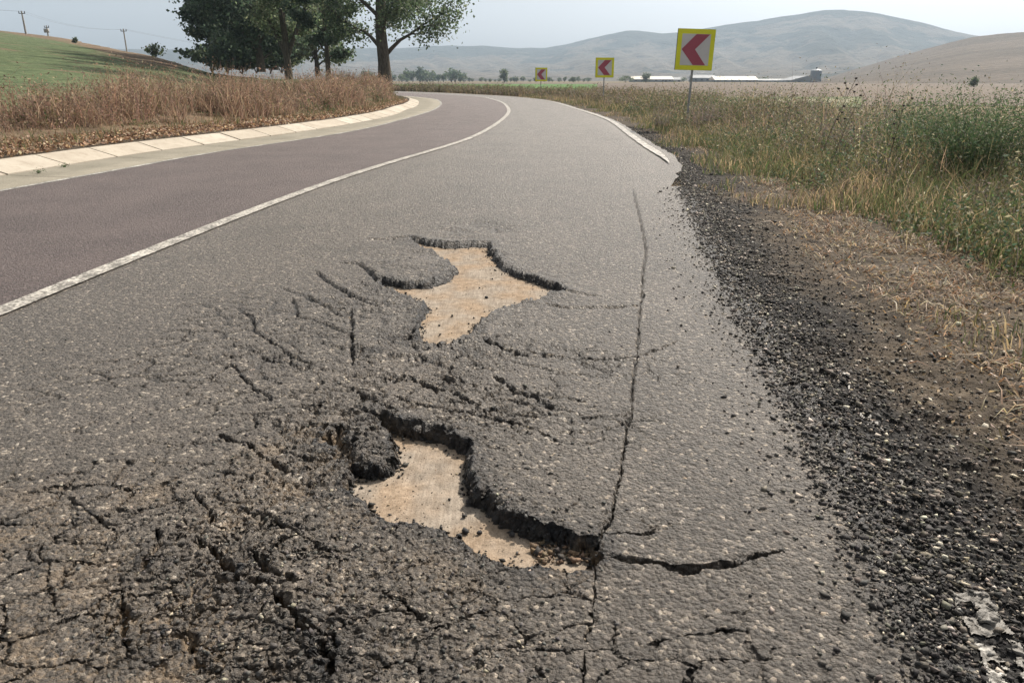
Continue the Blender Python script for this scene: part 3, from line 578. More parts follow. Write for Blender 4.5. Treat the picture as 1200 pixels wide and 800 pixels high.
polar('right_hill', rp[0, 0], 1.3, 220, np.concatenate([np.linspace(370, RR, 110), np.linspace(RR+8, RR+300, 12)]), rh_z, M['pasture'])
#@@PART2@@

# ------------------------------------------------------------------ loose stones (stuff) and single stones
t_ = (1+5**0.5)/2
ICO = np.array([[-1, t_, 0], [1, t_, 0], [-1, -t_, 0], [1, -t_, 0], [0, -1, t_], [0, 1, t_], [0, -1, -t_], [0, 1, -t_], [t_, 0, -1], [t_, 0, 1], [-t_, 0, -1], [-t_, 0, 1]])/math.hypot(1, t_)
ICF = np.array([[0, 11, 5], [0, 5, 1], [0, 1, 7], [0, 7, 10], [0, 10, 11], [1, 5, 9], [5, 11, 4], [11, 10, 2], [10, 7, 6], [7, 1, 8], [3, 9, 4], [3, 4, 2], [3, 2, 6], [3, 6, 8], [3, 8, 9], [4, 9, 5], [2, 4, 11], [6, 2, 10], [8, 6, 7], [9, 8, 1]])
def randrot(n):
    q = rng.normal(size=(n, 4)); q /= np.linalg.norm(q, axis=1)[:, None]; w, x, y, z = q.T
    return np.stack([np.stack([1-2*(y*y+z*z), 2*(x*y-z*w), 2*(x*z+y*w)], 1), np.stack([2*(x*y+z*w), 1-2*(x*x+z*z), 2*(y*z-x*w)], 1), np.stack([2*(x*z-y*w), 2*(y*z+x*w), 1-2*(x*x+y*y)], 1)], 1)
def stones(P, size, col):
    n = len(P); v = ICO[None]*(1+rng.uniform(-0.28, 0.28, (n, 12, 1)))*rng.uniform(0.55, 1.15, (n, 1, 3))
    v = np.einsum('nij,nkj->nki', randrot(n), v)*size[:, None, None]; v[:, :, 2] *= 0.75
    V = (v+P[:, None]).reshape(-1, 3); Fc = (ICF[None]+np.arange(n)[:, None, None]*12).reshape(-1, 3)
    return V, Fc, np.repeat(col, 12, 0)
OCT = np.array([[1, 0, 0], [-1, 0, 0], [0, 1, 0], [0, -1, 0], [0, 0, 1], [0, 0, -1]], float); OCF = np.array([[0, 2, 4], [2, 1, 4], [1, 3, 4], [3, 0, 4], [2, 0, 5], [1, 2, 5], [3, 1, 5], [0, 3, 5]])
def crumbs(P, size, col):
    n = len(P); v = OCT[None]*rng.uniform(0.55, 1.25, (n, 6, 1))+rng.normal(0, 0.22, (n, 6, 3)); v = v*rng.uniform(0.55, 1.2, (n, 1, 3))
    v = np.einsum('nij,nkj->nki', randrot(n), v)*size[:, None, None]; v[:, :, 2] *= 0.7
    return (v+P[:, None]).reshape(-1, 3), (OCF[None]+np.arange(n)[:, None, None]*6).reshape(-1, 3), np.repeat(col, 6, 0)
def shade(c, n, v=0.3): return np.array(c)[None]*(1+rng.uniform(-v, v, (n, 1)))*(1+rng.uniform(-0.06, 0.06, (n, 3)))
Sg, Ng = resample(RIG, step=0.05), None; Ng = normals(Sg)
def along(n, o, ymax=None, ymin=0.7, P=Sg, Nn=Ng, near_bias=1.0):
    ok = np.where((P[:, 1] > ymin) & (P[:, 1] < (ymax or 1e9)))[0]; w = 1/np.maximum(np.hypot(*P[ok].T), 1.2)**near_bias; w /= w.sum()
    k = rng.choice(ok, n, p=w); q = P[k]+Nn[k]*np.asarray(o)[:, None]+rng.normal(0, 0.03, (n, 2)); return q, k
n = 42000; o_ = np.where(rng.random(n) < 0.05, rng.normal(-0.05, 0.11, n), np.clip(rng.gamma(2.2, 0.15, n)-0.06, -0.2, 2.8)); q, k = along(n, o_, 22, near_bias=0.9); sz = np.minimum(rng.lognormal(math.log(0.0056), 0.40, n), 0.014)*(1+0.07*q[:, 1])
dl, tl = segdist(q[:, 0], q[:, 1], LINE, margin=0.3); m_ = ~((dl < 0.05) & (tl > 0.76) & (rng.random(n) < 0.85)); q, o_, sz = q[m_], o_[m_], sz[m_]; n = len(q)
zz = np.where(q[:, 1] < 8.9, surf_z(q[:, 0], q[:, 1]), verge_q(q, np.maximum(o_, 0.15)))
u = rng.random(n)[:, None]; col = np.where(u < 0.66, shade((0.036, 0.033, 0.031), n, 0.6), np.where(u < 0.93, shade((0.13, 0.115, 0.095), n, 0.35), shade((0.42, 0.37, 0.30), n, 0.25)))
V, F2, c_ = crumbs(np.c_[q, zz+sz*0.25], sz, col); tag(obj('asphalt_gravel', V, F2, M['stone'], attrs={'col': c_}), kind='stuff', label='loose black asphalt crumbs along the broken road edge')
n = 24000; o_ = rng.uniform(0.1, 2.8, n); q, k = along(n, o_, 14, near_bias=1.2); sz = np.minimum(rng.lognormal(math.log(0.0058), 0.5, n), 0.02)
dl, tl = segdist(q[:, 0], q[:, 1], LINE, margin=0.3); m_ = ~((dl < 0.05) & (tl > 0.76) & (rng.random(n) < 0.85)); q, o_, sz = q[m_], o_[m_], sz[m_]; n = len(q)
zz = np.where((q[:, 1] < 8.9) & (o_ < 4.2), surf_z(q[:, 0], q[:, 1]), verge_q(q, np.maximum(o_, 0.15)))
u = rng.random(n)[:, None]; col = np.where(u < 0.66, shade((0.13, 0.108, 0.084), n, 0.55), np.where(u < 0.90, shade((0.05, 0.045, 0.04), n, 0.4), shade((0.40, 0.34, 0.26), n, 0.25)))
V, F2, c_ = crumbs(np.c_[q, zz+sz*0.2], sz, col); tag(obj('shoulder_gravel', V, F2, M['stone'], attrs={'col': c_}), kind='stuff')
# crumbs strewn over the lane and in the damaged zone
n = 8000; px = rng.uniform(0, 760, n); py = 280+520*rng.random(n)**0.8; q = np.array([gp(a_, b_) for a_, b_ in zip(px, py)]); k = rng.random(n) < np.interp(np.hypot((px-400)/300, (py-600)/290), [0, 0.5, 1.2], [0.9, 0.7, 0.04]); q = q[k]; n = len(q)
sz = np.minimum(rng.lognormal(math.log(0.0055), 0.35, n), 0.009); zf = surf_z(q[:, 0], q[:, 1]); ok = zf > -0.045; q = q[ok]; sz = sz[ok]; zf = zf[ok]; n = len(q)
V, F2, c_ = crumbs(np.c_[q, zf+sz*0.12], sz, np.where(rng.random(n)[:, None] < 0.9, shade((0.078, 0.072, 0.066), n, 0.65), shade((0.3, 0.26, 0.2), n, 0.3))); tag(obj('asphalt_rubble', V, F2, M['stone'], attrs={'col': c_}), kind='stuff')
# dark rubble under the rims of the potholes
for poly, zf, nm in ((HOLE_A, -0.035, 'upper'), (HOLE_B, -0.035, 'lower')):
    P = resample(np.vstack([poly, poly[:1]]), step=0.01); cen = P.mean(0); n = 700; k = rng.integers(0, len(P), n); q = P[k]+(cen-P[k])*np.abs(rng.normal(0, 0.075, n))[:, None]+rng.normal(0, 0.012, (n, 2))
    ok = inside(q[:, 0], q[:, 1], poly); q = q[ok]; n = len(q); sz = rng.lognormal(math.log(0.006), 0.4, n)
    V, F2, c_ = crumbs(np.c_[q, np.full(n, zf)+sz*0.4], sz, shade((0.04, 0.037, 0.034), n, 0.5)); tag(obj('rim_rubble', V, F2, M['stone'], attrs={'col': c_}), kind='stuff')
for poly in (HOLE_A, HOLE_B):
    P = np.array(poly); q = rng.uniform(P.min(0), P.max(0), (900, 2)); q = q[inside(q[:, 0], q[:, 1], poly)]; n = len(q); sz = np.minimum(rng.lognormal(math.log(0.0022), 0.5, n), 0.006)
    V, F2, c_ = crumbs(np.c_[q, np.full(n, -0.035)+sz*0.4], sz, np.where(rng.random(n)[:, None] < 0.6, shade((0.05, 0.045, 0.04), n, 0.5), shade((0.3, 0.23, 0.16), n, 0.3))); tag(obj('pothole_grit', V, F2, M['stone'], attrs={'col': c_}), kind='stuff')
q = np.array([gp(a_, b_, -0.04) for a_, b_ in zip(rng.uniform(625, 697, 300), rng.uniform(638, 662, 300))]); n = len(q); sz = rng.lognormal(math.log(0.006), 0.45, n)
V, F2, c_ = crumbs(np.c_[q, np.full(n, -0.035)+sz*0.4], sz, np.where(rng.random(n)[:, None] < 0.6, shade((0.16, 0.11, 0.07), n, 0.4), shade((0.04, 0.035, 0.03), n, 0.4))); tag(obj('crumbled_base', V, F2, M['stone'], attrs={'col': c_}), kind='stuff')
def single(name, px, py, z, size, c, label, cat, group):
    p = gp(px, py, z); V, F2, c_ = stones(np.zeros((1, 3)), np.array([size]), shade(c, 1, 0.1))
    return tag(obj(name, V, F2, M['stone'], attrs={'col': c_}, loc=(p[0], p[1], z+size*0.45)), label, cat, group)
for (px, py) in [(512, 362), (505, 367), (515, 382), (498, 388), (552, 362), (577, 327), (570, 349), (495, 376), (530, 371), (562, 338)]:
    single('asphalt_crumb', px, py, -0.035, 0.0085*rng.uniform(0.7, 1.3), (0.03, 0.029, 0.029), 'small black asphalt crumb on the pale floor of the upper pothole', 'asphalt crumb', 'asphalt crumbs in the upper pothole')
for (px, py) in [(544, 606), (545, 624), (562, 625), (549, 590), (538, 630), (600, 628)]:
    single('asphalt_crumb', px, py, -0.035, 0.010*rng.uniform(0.8, 1.3), (0.03, 0.029, 0.029), 'small black asphalt crumb on the pale floor of the lower pothole', 'asphalt crumb', 'asphalt crumbs in the lower pothole')
single('stone', 692, 660, -0.04, 0.011, (0.5, 0.42, 0.33), 'pale stone at the right tip of the lower pothole', 'stone', None)
for (px, py, s_) in [(1123, 381, .016), (1185, 413, .018), (1117, 305, .017), (1022, 343, .014), (1082, 608, .012), (1088, 619, .013), (1107, 631, .012), (1100, 640, .012), (1113, 646, .010), (1107, 654, .011), (1154, 503, .02), (974, 429, .012), (992, 440, .013), (1112, 705, .010), (1168, 790, .013), (1025, 333, .011), (1140, 545, .012), (995, 450, .010), (982, 290, .016), (1060, 430, .012), (1090, 470, .012)]:
    z = float(surf_z(*gp(px, py, -0.05))[0]); single('pale_stone', px, py, z, s_, (0.50, 0.44, 0.35), 'pale stone lying among the dark crumbs and dry grass of the shoulder', 'stone', 'pale stones on the shoulder')

# ------------------------------------------------------------------ vegetation builders
def blades(B, h, w, lean, col, az=None, tipcol=None):
    n = len(B); az = rng.uniform(0, 2*math.pi, n) if az is None else az; fa = rng.uniform(0, 2*math.pi, n)
    d = np.stack([np.cos(az), np.sin(az), np.zeros(n)], 1); s = np.stack([np.cos(fa), np.sin(fa), np.zeros(n)], 1)*w[:, None]/2; upv = np.array([0, 0, 1.0])
    m = B+upv*(h*0.55)[:, None]+d*(h*lean*0.30)[:, None]; t = B+upv*(h*(1-0.25*lean))[:, None]+d*(h*lean)[:, None]
    V = np.stack([B-s, B+s, m-s*0.8, m+s*0.8, t], 1).reshape(-1, 3); b5 = np.arange(n)[:, None]*5
    Fc = np.concatenate([b5+[0, 1, 2], b5+[1, 3, 2], b5+[2, 3, 4]], 1).reshape(-1, 3)
    return V, Fc, np.repeat(col, 5, 0), t
def leaves(P, s, col, flat=0.0, asp=0.55):
    n = len(P); R = randrot(n); a_ = R[:, :, 0]; b_ = R[:, :, 1]
    if flat: a_[:, 2] *= 1-flat; b_[:, 2] *= 1-flat
    a_ = a_*s[:, None]*0.5; b_ = b_*s[:, None]*0.5*asp; k = np.cross(a_, b_); k = k/(np.linalg.norm(k, axis=1)[:, None]+1e-9)*s[:, None]*0.12
    V = np.stack([P-a_, P+b_+k, P+a_, P-b_+k], 1).reshape(-1, 3); b4 = np.arange(n)[:, None]*4
    Fc = np.concatenate([b4+[0, 1, 2], b4+[0, 2, 3]], 1).reshape(-1, 3)
    return V, Fc, np.repeat(col, 4, 0)
def merge(L):
    V = []; Fc = []; C = []; n = 0
    for t in L: V.append(t[0]); Fc.append(t[1]+n); C.append(t[2]); n += len(t[0])
    return np.vstack(V), np.vstack(Fc), np.vstack(C)
def veg(name, L, mat='grass', parent=None, loc=None):
    V, Fc, C = merge(L); return obj(name, V, Fc, M[mat], parent, False, {'col': C}, loc)
def stuff(o, label=None): return tag(o, label, None, None, 'stuff')
STRAW, RUST, GREEN, OLIVE, GREY = (0.40, 0.30, 0.18), (0.27, 0.155, 0.10), (0.085, 0.118, 0.045), (0.16, 0.15, 0.075), (0.19, 0.155, 0.135)
def pal(n, L):
    w = np.array([x[1] for x in L]); k = rng.choice(len(L), n, p=w/w.sum()); c = np.array([x[0] for x in L])[k]
    return c*(1+rng.uniform(-0.35, 0.35, (n, 1)))*(1+rng.uniform(-0.08, 0.08, (n, 3)))

def shiftR(q): return np.interp(q[:, 1], [3, 4, 6, 9, 12, 16], [0.1, -0.1, -0.4, -0.75, -0.95, -0.8])
# right verge -------------------------------------------------------
def vz(q, o): return np.where((q[:, 1] < 7.8) & (o < 4.3), surf_z(q[:, 0], q[:, 1]), verge_q(q, o))
def patch(q, f=0.35, s=141): return fbm(q[:, 0]*f, q[:, 1]*f, s, 3)
# flattened straw litter close to the gravel
n = 44000; o_ = 0.6+rng.gamma(2.4, 0.62, n); q, k = along(n, o_, 30, near_bias=1.35); m_ = patch(q, 1.7, 181)+0.25*(o_-1.6) > rng.normal(-0.2, 0.15, n); q, o_ = q[m_], o_[m_]; n = len(q); z = vz(q, o_)
h = rng.uniform(0.07, 0.24, n); V = blades(np.c_[q, z+0.006], h*0.32, rng.uniform(0.0035, 0.008, n)*(1+0.05*q[:, 1]), rng.uniform(1.5, 3.0, n), pal(n, [(STRAW, 3), ((0.25, 0.145, 0.075), 4), ((0.55, 0.45, 0.32), 1.2), ((0.08, 0.055, 0.035), 4), (OLIVE, 1.2)]))
n2 = 11000; o2 = 0.6+rng.gamma(2.2, 0.65, n2); q2, k2 = along(n2, o2, 22, near_bias=1.2)
L2 = leaves(np.c_[q2, vz(q2, o2)+0.015], rng.uniform(0.012, 0.04, n2), pal(n2, [(STRAW, 3), ((0.28, 0.17, 0.09), 3), ((0.52, 0.45, 0.35), 1.3)]), 0.5, 0.5)
stuff(veg('straw_litter', [V, L2]), 'flattened straw and dry leaves on the shoulder')
# low green and yellow grass, then taller weeds further out
n = 60000; o_ = 0.95+rng.gamma(2.0, 1.1, n); q, k = along(n, o_, 60, near_bias=0.9); q = q+Ng[k]*shiftR(q)[:, None]; z = vz(q, np.maximum(o_+shiftR(q), 0.3)); keep = patch(q, 0.9)*1.2+(o_-1.7)*0.45 > -0.05; q, o_, z = q[keep], o_[keep], z[keep]; n = len(q)
h = np.interp(o_, [1.0, 1.8, 2.8, 6], [0.05, 0.17, 0.34, 0.55])*rng.uniform(0.5, 1.4, n); tone = patch(q, 0.6, 143)
cg = pal(n, [(GREEN, 3), (OLIVE, 3), (STRAW, 1.4)]); cd_ = pal(n, [(STRAW, 3), (OLIVE, 2.5), (GREY, 2)]); col = np.where((tone > -0.02+rng.normal(0, 0.12, n))[:, None], cg, cd_)
stuff(veg('verge_grass', [blades(np.c_[q, z], h, rng.uniform(0.003, 0.008, n)*(1+0.06*np.hypot(*q.T)), rng.uniform(0.2, 0.9, n), col)]), 'mixed green and dry grass on the right verge')
def weeds(name, n, o_, ymin, ymax, hf, cols, leafcols, nleaf, leafs, label, sel=None, nb=0.7, wd=0.0035, P=Sg, Nn=Ng, zf=None, lean=(0.1, 0.9)):
    q, k = along(n, o_, ymax, ymin, P, Nn, nb)
    if zf: q = q-Nn[k]*shift(q, o_)[:, None]
    elif ymin < 10: q = q+Nn[k]*shiftR(q)[:, None]
    z = (zf or vz)(q, np.abs(o_))
    if sel is not None: m_ = sel(q, o_); q, o_, z = q[m_], o_[m_], z[m_]; n = len(q)
    h = hf(q, np.abs(o_))*rng.uniform(0.55, 1.3, n); d = np.hypot(*q.T); az = rng.uniform(0, 6.28, n); le = rng.uniform(*lean, n)
    st = blades(np.c_[q, z], h, wd*(1+0.10*d)*rng.uniform(0.7, 1.4, n), le, pal(n, cols), az)
    kk_ = np.repeat(np.arange(n), nleaf); t = rng.uniform(0.15, 1.0, len(kk_))**0.8; hh = h[kk_]
    P3 = np.c_[q[kk_], z[kk_]]+np.stack([np.cos(az[kk_])*hh*le[kk_]*t**1.6, np.sin(az[kk_])*hh*le[kk_]*t**1.6, hh*t*(1-0.2*le[kk_])], 1)+rng.normal(0, 1, (len(kk_), 3))*(0.035+0.05*hh[:, None])*np.array([1, 1, 0.6])
    lf = leaves(P3, rng.uniform(0.6, 1.4, len(kk_))*leafs*(1+0.035*d[kk_]), pal(len(kk_), leafcols), 0, 0.4)
    return stuff(veg(name, [st, lf]), label)
hR = lambda q, o: np.interp(o, [1.8, 2.8, 4.0, 6, 9], [0.12, 0.34, 0.62, 0.95, 1.0])*np.interp(q[:, 1], [4, 8, 14, 40], [1.05, 1.0, 0.95, 1.1])*np.clip(1+1.3*patch(q, 0.55, 147)+0.5*patch(q, 1.6, 148), 0.25, 2)
weeds('roadside_weeds', 10500, 1.9+rng.gamma(2.0, 1.2, 10500), 2.5, 32, hR, [(OLIVE, 3), (GREY, 2), (STRAW, 2)], [(GREEN, 3), (OLIVE, 2.5), ((0.075, 0.115, 0.07), 3), ((0.40, 0.36, 0.24), 1.0)], 11, 0.030, 'tall green and straw coloured weeds beyond the shoulder', lambda q, o: patch(q, 0.8, 183) > -0.22-0.05*(o-3))
weeds('roadside_weeds', 4200, 2.6+rng.gamma(2.0, 1.4, 4200), 3, 26, hR, [(GREY, 3), (STRAW, 1)], [((0.20, 0.165, 0.15), 3), ((0.28, 0.24, 0.19), 1.5), ((0.09, 0.07, 0.06), 1)], 9, 0.024, 'grey brown withered weeds beyond the shoulder', lambda q, o: patch(q, 0.55, 149) > 0.02)
hB = lambda q, o: np.interp(o, [1.4, 2.2, 4, 9], [0.2, 0.55, 0.85, 0.9])*(1+0.35*patch(q, 0.35, 151))
weeds('roadside_weeds', 9000, 1.7+rng.gamma(2.0, 1.1, 9000), 17, 100, hB, [(GREY, 3), (STRAW, 2), (OLIVE, 1.5)], [((0.20, 0.155, 0.12), 3), (OLIVE, 2), ((0.09, 0.085, 0.05), 2), (GREEN, 0.8)], 8, 0.035, 'brown withered weeds along the outside of the bend', nb=0.2, wd=0.006)
# left verge --------------------------------------------------------
Sk = resample(KER, step=0.05); Nk2 = normals(Sk)
def shift(q, o_, P=None):
    k_ = np.interp(q[:, 1], [10, 14, 20, 28], [1.5, 1.1, 0.35, 0.0]); return k_
def lz(q, o): return 0.17+0.05*np.minimum(1, o-0.5)
n = 36000; o_ = -(0.60+3.6*rng.beta(1.0, 1.5, n)); q, k = along(n, o_, 42, 3, Sk, Nk2, 0.8); d = np.hypot(*q.T)
L1 = leaves(np.c_[q, lz(q, -o_)+rng.uniform(0.0, 0.05, n)], rng.uniform(0.035, 0.095, n), pal(n, [((0.42, 0.27, 0.16), 3), ((0.24, 0.14, 0.08), 3), ((0.60, 0.46, 0.33), 2), ((0.12, 0.07, 0.045), 2.5)]), 0.25, 0.7)
stuff(veg('fallen_leaves', [L1], 'dryleaf'), 'dry fallen leaves behind the kerb')
n = 9000; o_ = -(0.8+np.abs(rng.normal(0, 1.6, n))); q, k = along(n, o_, 45, 6, Sk, Nk2, 0.5); m_ = (patch(q, 0.5, 153) > -0.05) | (q[:, 1] > 22) | (o_ < -2.2); q, o_ = q[m_], o_[m_]; n = len(q)
stuff(veg('verge_grass', [blades(np.c_[q, lz(q, -o_)], rng.uniform(0.05, 0.25, n), 0.012+0*o_, rng.uniform(0.2, 0.9, n), pal(n, [(GREEN, 1.3), (OLIVE, 3), ((0.25, 0.16, 0.10), 3)]))]), 'short green grass behind the kerb')
hL = lambda q, o: np.interp(o, [1.0, 1.8, 3.0, 6], [0.30, 0.86, 1.16, 1.2])*np.clip(0.85+0.9*patch(q, 0.5, 155)+0.6*patch(q, 1.4, 156), 0.3, 1.25)*np.interp(q[:, 1], [8, 14, 22, 30, 50], [0.95, 0.95, 0.85, 0.85, 1.1])
DRY = [((0.28, 0.18, 0.13), 4), ((0.40, 0.29, 0.20), 2.2), ((0.17, 0.115, 0.09), 2.5), (OLIVE, 0.9)]
weeds('dry_grass', 21000, -(1.3+rng.gamma(2.0, 0.95, 21000)), 3, 62, hL, DRY, DRY+[((0.13, 0.12, 0.05), 1.0)], 7, 0.034, 'tall reddish brown dry grass behind the kerb', lambda q, o: patch(q, 1.1, 171)+0.6*patch(q, 0.35, 172) > 0.0, nb=0.55, wd=0.006, P=Sk, Nn=Nk2, zf=lz, lean=(0.1, 0.6))
weeds('dry_grass', 5200, -(1.2+rng.gamma(2.0, 0.8, 5200)), 3, 60, lambda q, o: hL(q, o)*0.6, [(OLIVE, 2), (GREEN, 2)], [(GREEN, 2), (OLIVE, 3)], 10, 0.045, 'green undergrowth among the dry grass behind the kerb', lambda q, o: patch(q, 0.45, 157) > 0.0, nb=0.5, wd=0.006, P=Sk, Nn=Nk2, zf=lz)

n = 60000; o_ = -(1.15+rng.gamma(2.0, 1.0, n)); q, k = along(n, o_, 62, 3, Sk, Nk2, 0.55); q = q-Nk2[k]*shift(q, o_)[:, None]; d = np.hypot(*q.T); h = hL(q, -o_)*rng.uniform(0.5, 1.45, n)
m_ = patch(q, 1.1, 171)+0.6*patch(q, 0.35, 172) > rng.normal(0.0, 0.15, n); q, o_, h, d = q[m_], o_[m_], h[m_]*(0.85+0.4*patch(q[m_], 0.9, 173)), d[m_]; n = len(q)
stuff(veg('dry_grass', [blades(np.c_[q, lz(q, -o_)], h, 0.0035*(1+0.09*d)*rng.uniform(0.7, 1.3, n), rng.uniform(0.15, 1.3, n), pal(n, [((0.34, 0.22, 0.155), 4), ((0.46, 0.34, 0.24), 2.5), ((0.20, 0.13, 0.095), 2), (OLIVE, 0.8)]))]), 'wispy dry grass stalks behind the kerb')
# countable plants ---------------------------------------------------
def bushy(name, base, h, w, nst, nl, ls, stc, lfc, label, cat, group=None, droop=0.4):
    root = empty(name, base, label, cat, group); az = rng.uniform(0, 6.28, nst); r0 = rng.uniform(0, 0.25, nst)*w; B = np.stack([np.cos(az)*r0, np.sin(az)*r0, 0*az], 1); hh = h*rng.uniform(0.6, 1.05, nst); le = rng.uniform(0.1, 1.0, nst)*w/h
    st = blades(B, hh, 0.010*np.ones(nst), le, pal(nst, stc), az); veg('stems', [st], 'grass', root)
    k = rng.integers(0, nst, nl); t = rng.uniform(0.12, 1, nl)**0.75; P = B[k]+np.stack([np.cos(az[k])*hh[k]*le[k]*t**1.5, np.sin(az[k])*hh[k]*le[k]*t**1.5, hh[k]*t*(1-0.22*le[k])], 1)+rng.normal(0, 0.06*w+0.02, (nl, 3))*np.array([1, 1, 0.6])
    P[:, 2] = np.maximum(P[:, 2], 0.01); veg('foliage', [leaves(P, rng.uniform(0.6, 1.5, nl)*ls, pal(nl, lfc), 0, 0.35)], 'leaf', root); return root
def on_verge(px, py, Y=None, dz=0.0):
    z = -0.2
    p = gp(px, py, z) if Y is None else at(px, py, Y)[:2]; return (float(p[0]), float(p[1]), z+dz)
FRESH = [((0.075, 0.125, 0.055), 3), ((0.05, 0.085, 0.04), 3), ((0.13, 0.17, 0.09), 1.5)]
bushy('green_bush', on_verge(1128, 226), 1.42, 1.15, 150, 15000, 0.030, FRESH, FRESH, 'large feathery blue green bush rising above the weeds', 'bush')
bushy('green_bush', on_verge(1225, 235), 1.25, 0.95, 90, 8000, 0.034, FRESH, FRESH+[((0.3, 0.3, 0.15), 1)], 'feathery green bush cut by the frame edge beside the withered tangle', 'bush')
bushy('green_bush', on_verge(1058, 200), 1.25, 0.95, 100, 7000, 0.032, FRESH+[(GREY, 1)], FRESH+[((0.15, 0.155, 0.10), 2)], 'grey green soft bush left of the large feathery one', 'bush')
bushy('withered_bush', on_verge(988, 200), 0.85, 0.6, 80, 2200, 0.026, [((0.11, 0.09, 0.09), 2), (GREY, 1)], [((0.15, 0.125, 0.12), 2), ((0.23, 0.19, 0.17), 1)], 'purplish grey withered bush under the tall seed headed weeds', 'bush')
bushy('withered_bush', on_verge(1150, 262), 0.50, 0.5, 70, 1500, 0.022, [((0.09, 0.075, 0.07), 2), (GREY, 1)], [((0.12, 0.10, 0.095), 2), ((0.2, 0.17, 0.14), 1)], 'dark withered tangle of stems below the large feathery bush', 'bush')
bushy('withered_bush', on_verge(822, 162), 0.95, 0.65, 70, 1500, 0.035, [((0.10, 0.085, 0.08), 2), (GREY, 2)], [((0.15, 0.125, 0.115), 2), (GREY, 1)], 'grey leafless bush just right of the large leaning sign post', 'bush')
bushy('withered_bush', on_verge(775, 158), 0.75, 0.5, 45, 900, 0.035, [((0.10, 0.085, 0.08), 2), (GREY, 2)], [((0.15, 0.125, 0.115), 2), (OLIVE, 1)], 'grey brown bush just left of the large leaning sign post', 'bush')
bushy('leafy_plant', on_verge(1103, 262), 0.22, 0.16, 16, 60, 0.07, FRESH, FRESH, 'broad leaved dark green plant low in the right weeds', 'plant')
bushy('flowering_weed', on_verge(1036, 250), 0.20, 0.10, 16, 130, 0.016, FRESH, [((0.62, 0.42, 0.02), 2), ((0.12, 0.16, 0.05), 2)], 'small weed with yellow flowers in front of the tall grass', 'plant')
bushy('flowering_weed', on_verge(1178, 238), 0.16, 0.10, 12, 90, 0.016, FRESH, [((0.55, 0.48, 0.03), 2), ((0.12, 0.16, 0.05), 2)], 'small yellow weed under the dark withered tangle', 'plant')
bushy('green_tuft', tuple(np.r_[gp(843, 208, -0.08), -0.09]), 0.10, 0.22, 40, 60, 0.02, FRESH, FRESH, 'small dark green tuft at the edge of the black gravel', 'plant')
p_ = gp(1000, 372, -0.06); bushy('green_tuft', (p_[0], p_[1], -0.075), 0.06, 0.20, 30, 60, 0.02, [((0.2, 0.24, 0.09), 1)], [((0.2, 0.24, 0.09), 1), (STRAW, 1)], 'pale green flattened tuft lying across the shoulder gravel', 'plant')
for px, py, lb in ((46, 203, 'tiny green weed in the gutter seam'), (76, 196, 'tiny dark weed beside the first kerb joint')):
    p_ = gp(px, py, 0.02); bushy('gutter_weed', (p_[0], p_[1], 0.02), 0.06, 0.10, 10, 40, 0.02, [((0.05, 0.09, 0.03), 1)], [((0.04, 0.08, 0.025), 1)], lb, 'plant')
def seed_weed(px, pyb, pyt, Y, lean, heads, label):
    b = at(px, pyb, Y); top = at(px, pyt, Y); h = top[2]+0.2; root = empty('seedhead_weed', (b[0], b[1], -0.2), label, 'weed', 'tall weeds with dark seed heads'); r = np.linspace(0, 1, 7)
    S = np.stack([lean*h*r**1.5, 0.03*np.sin(r*5), h*r], 1); v, f = tube(S, 0.006*(1-0.5*r), 5); L = [(v, f)]; H = []
    for _ in range(heads):
        t = rng.uniform(0.6, 0.95); a_ = np.array([lean*h*t**1.5, 0, h*t]); e = a_+np.array([rng.uniform(-0.12, 0.12), rng.uniform(-0.08, 0.08), rng.uniform(0.06, 0.16)]); L.append(tube([a_, (a_+e)/2+[0, 0, -0.01], e], 0.003, 4)); H.append(e)
    H.append(S[-1]); v, f = join(L); c = np.tile((0.10, 0.08, 0.06), (len(v), 1)); obj('stem', v, f, M['stone'], root, attrs={'col': c})
    V2, F3, c2_ = stones(np.zeros((1, 3)), np.array([0.020]), shade((0.045, 0.035, 0.028), 1)); me = mesh_from('seed_head', V2, F3, False, {'col': c2_})
    for e in H: link('seed_head', me, M['stone'], root, tuple(e))
seed_weed(958, 190, 92, 10.5, 0.25, 5, 'tallest dark seed headed weed left of the long dark shed')
seed_weed(918, 165, 108, 14, 0.05, 4, 'thin dark seed headed weed standing before the pale stubble strip')
seed_weed(972, 190, 112, 10, 0.22, 4, 'bent dark seed headed weed under the tallest one')
seed_weed(1040, 190, 124, 9, 0.06, 4, 'short dark seed headed weed among the green tops near the long dark shed')
seed_weed(895, 165, 116, 14, 0.1, 3, 'low dark seed headed weed near the large sign post')

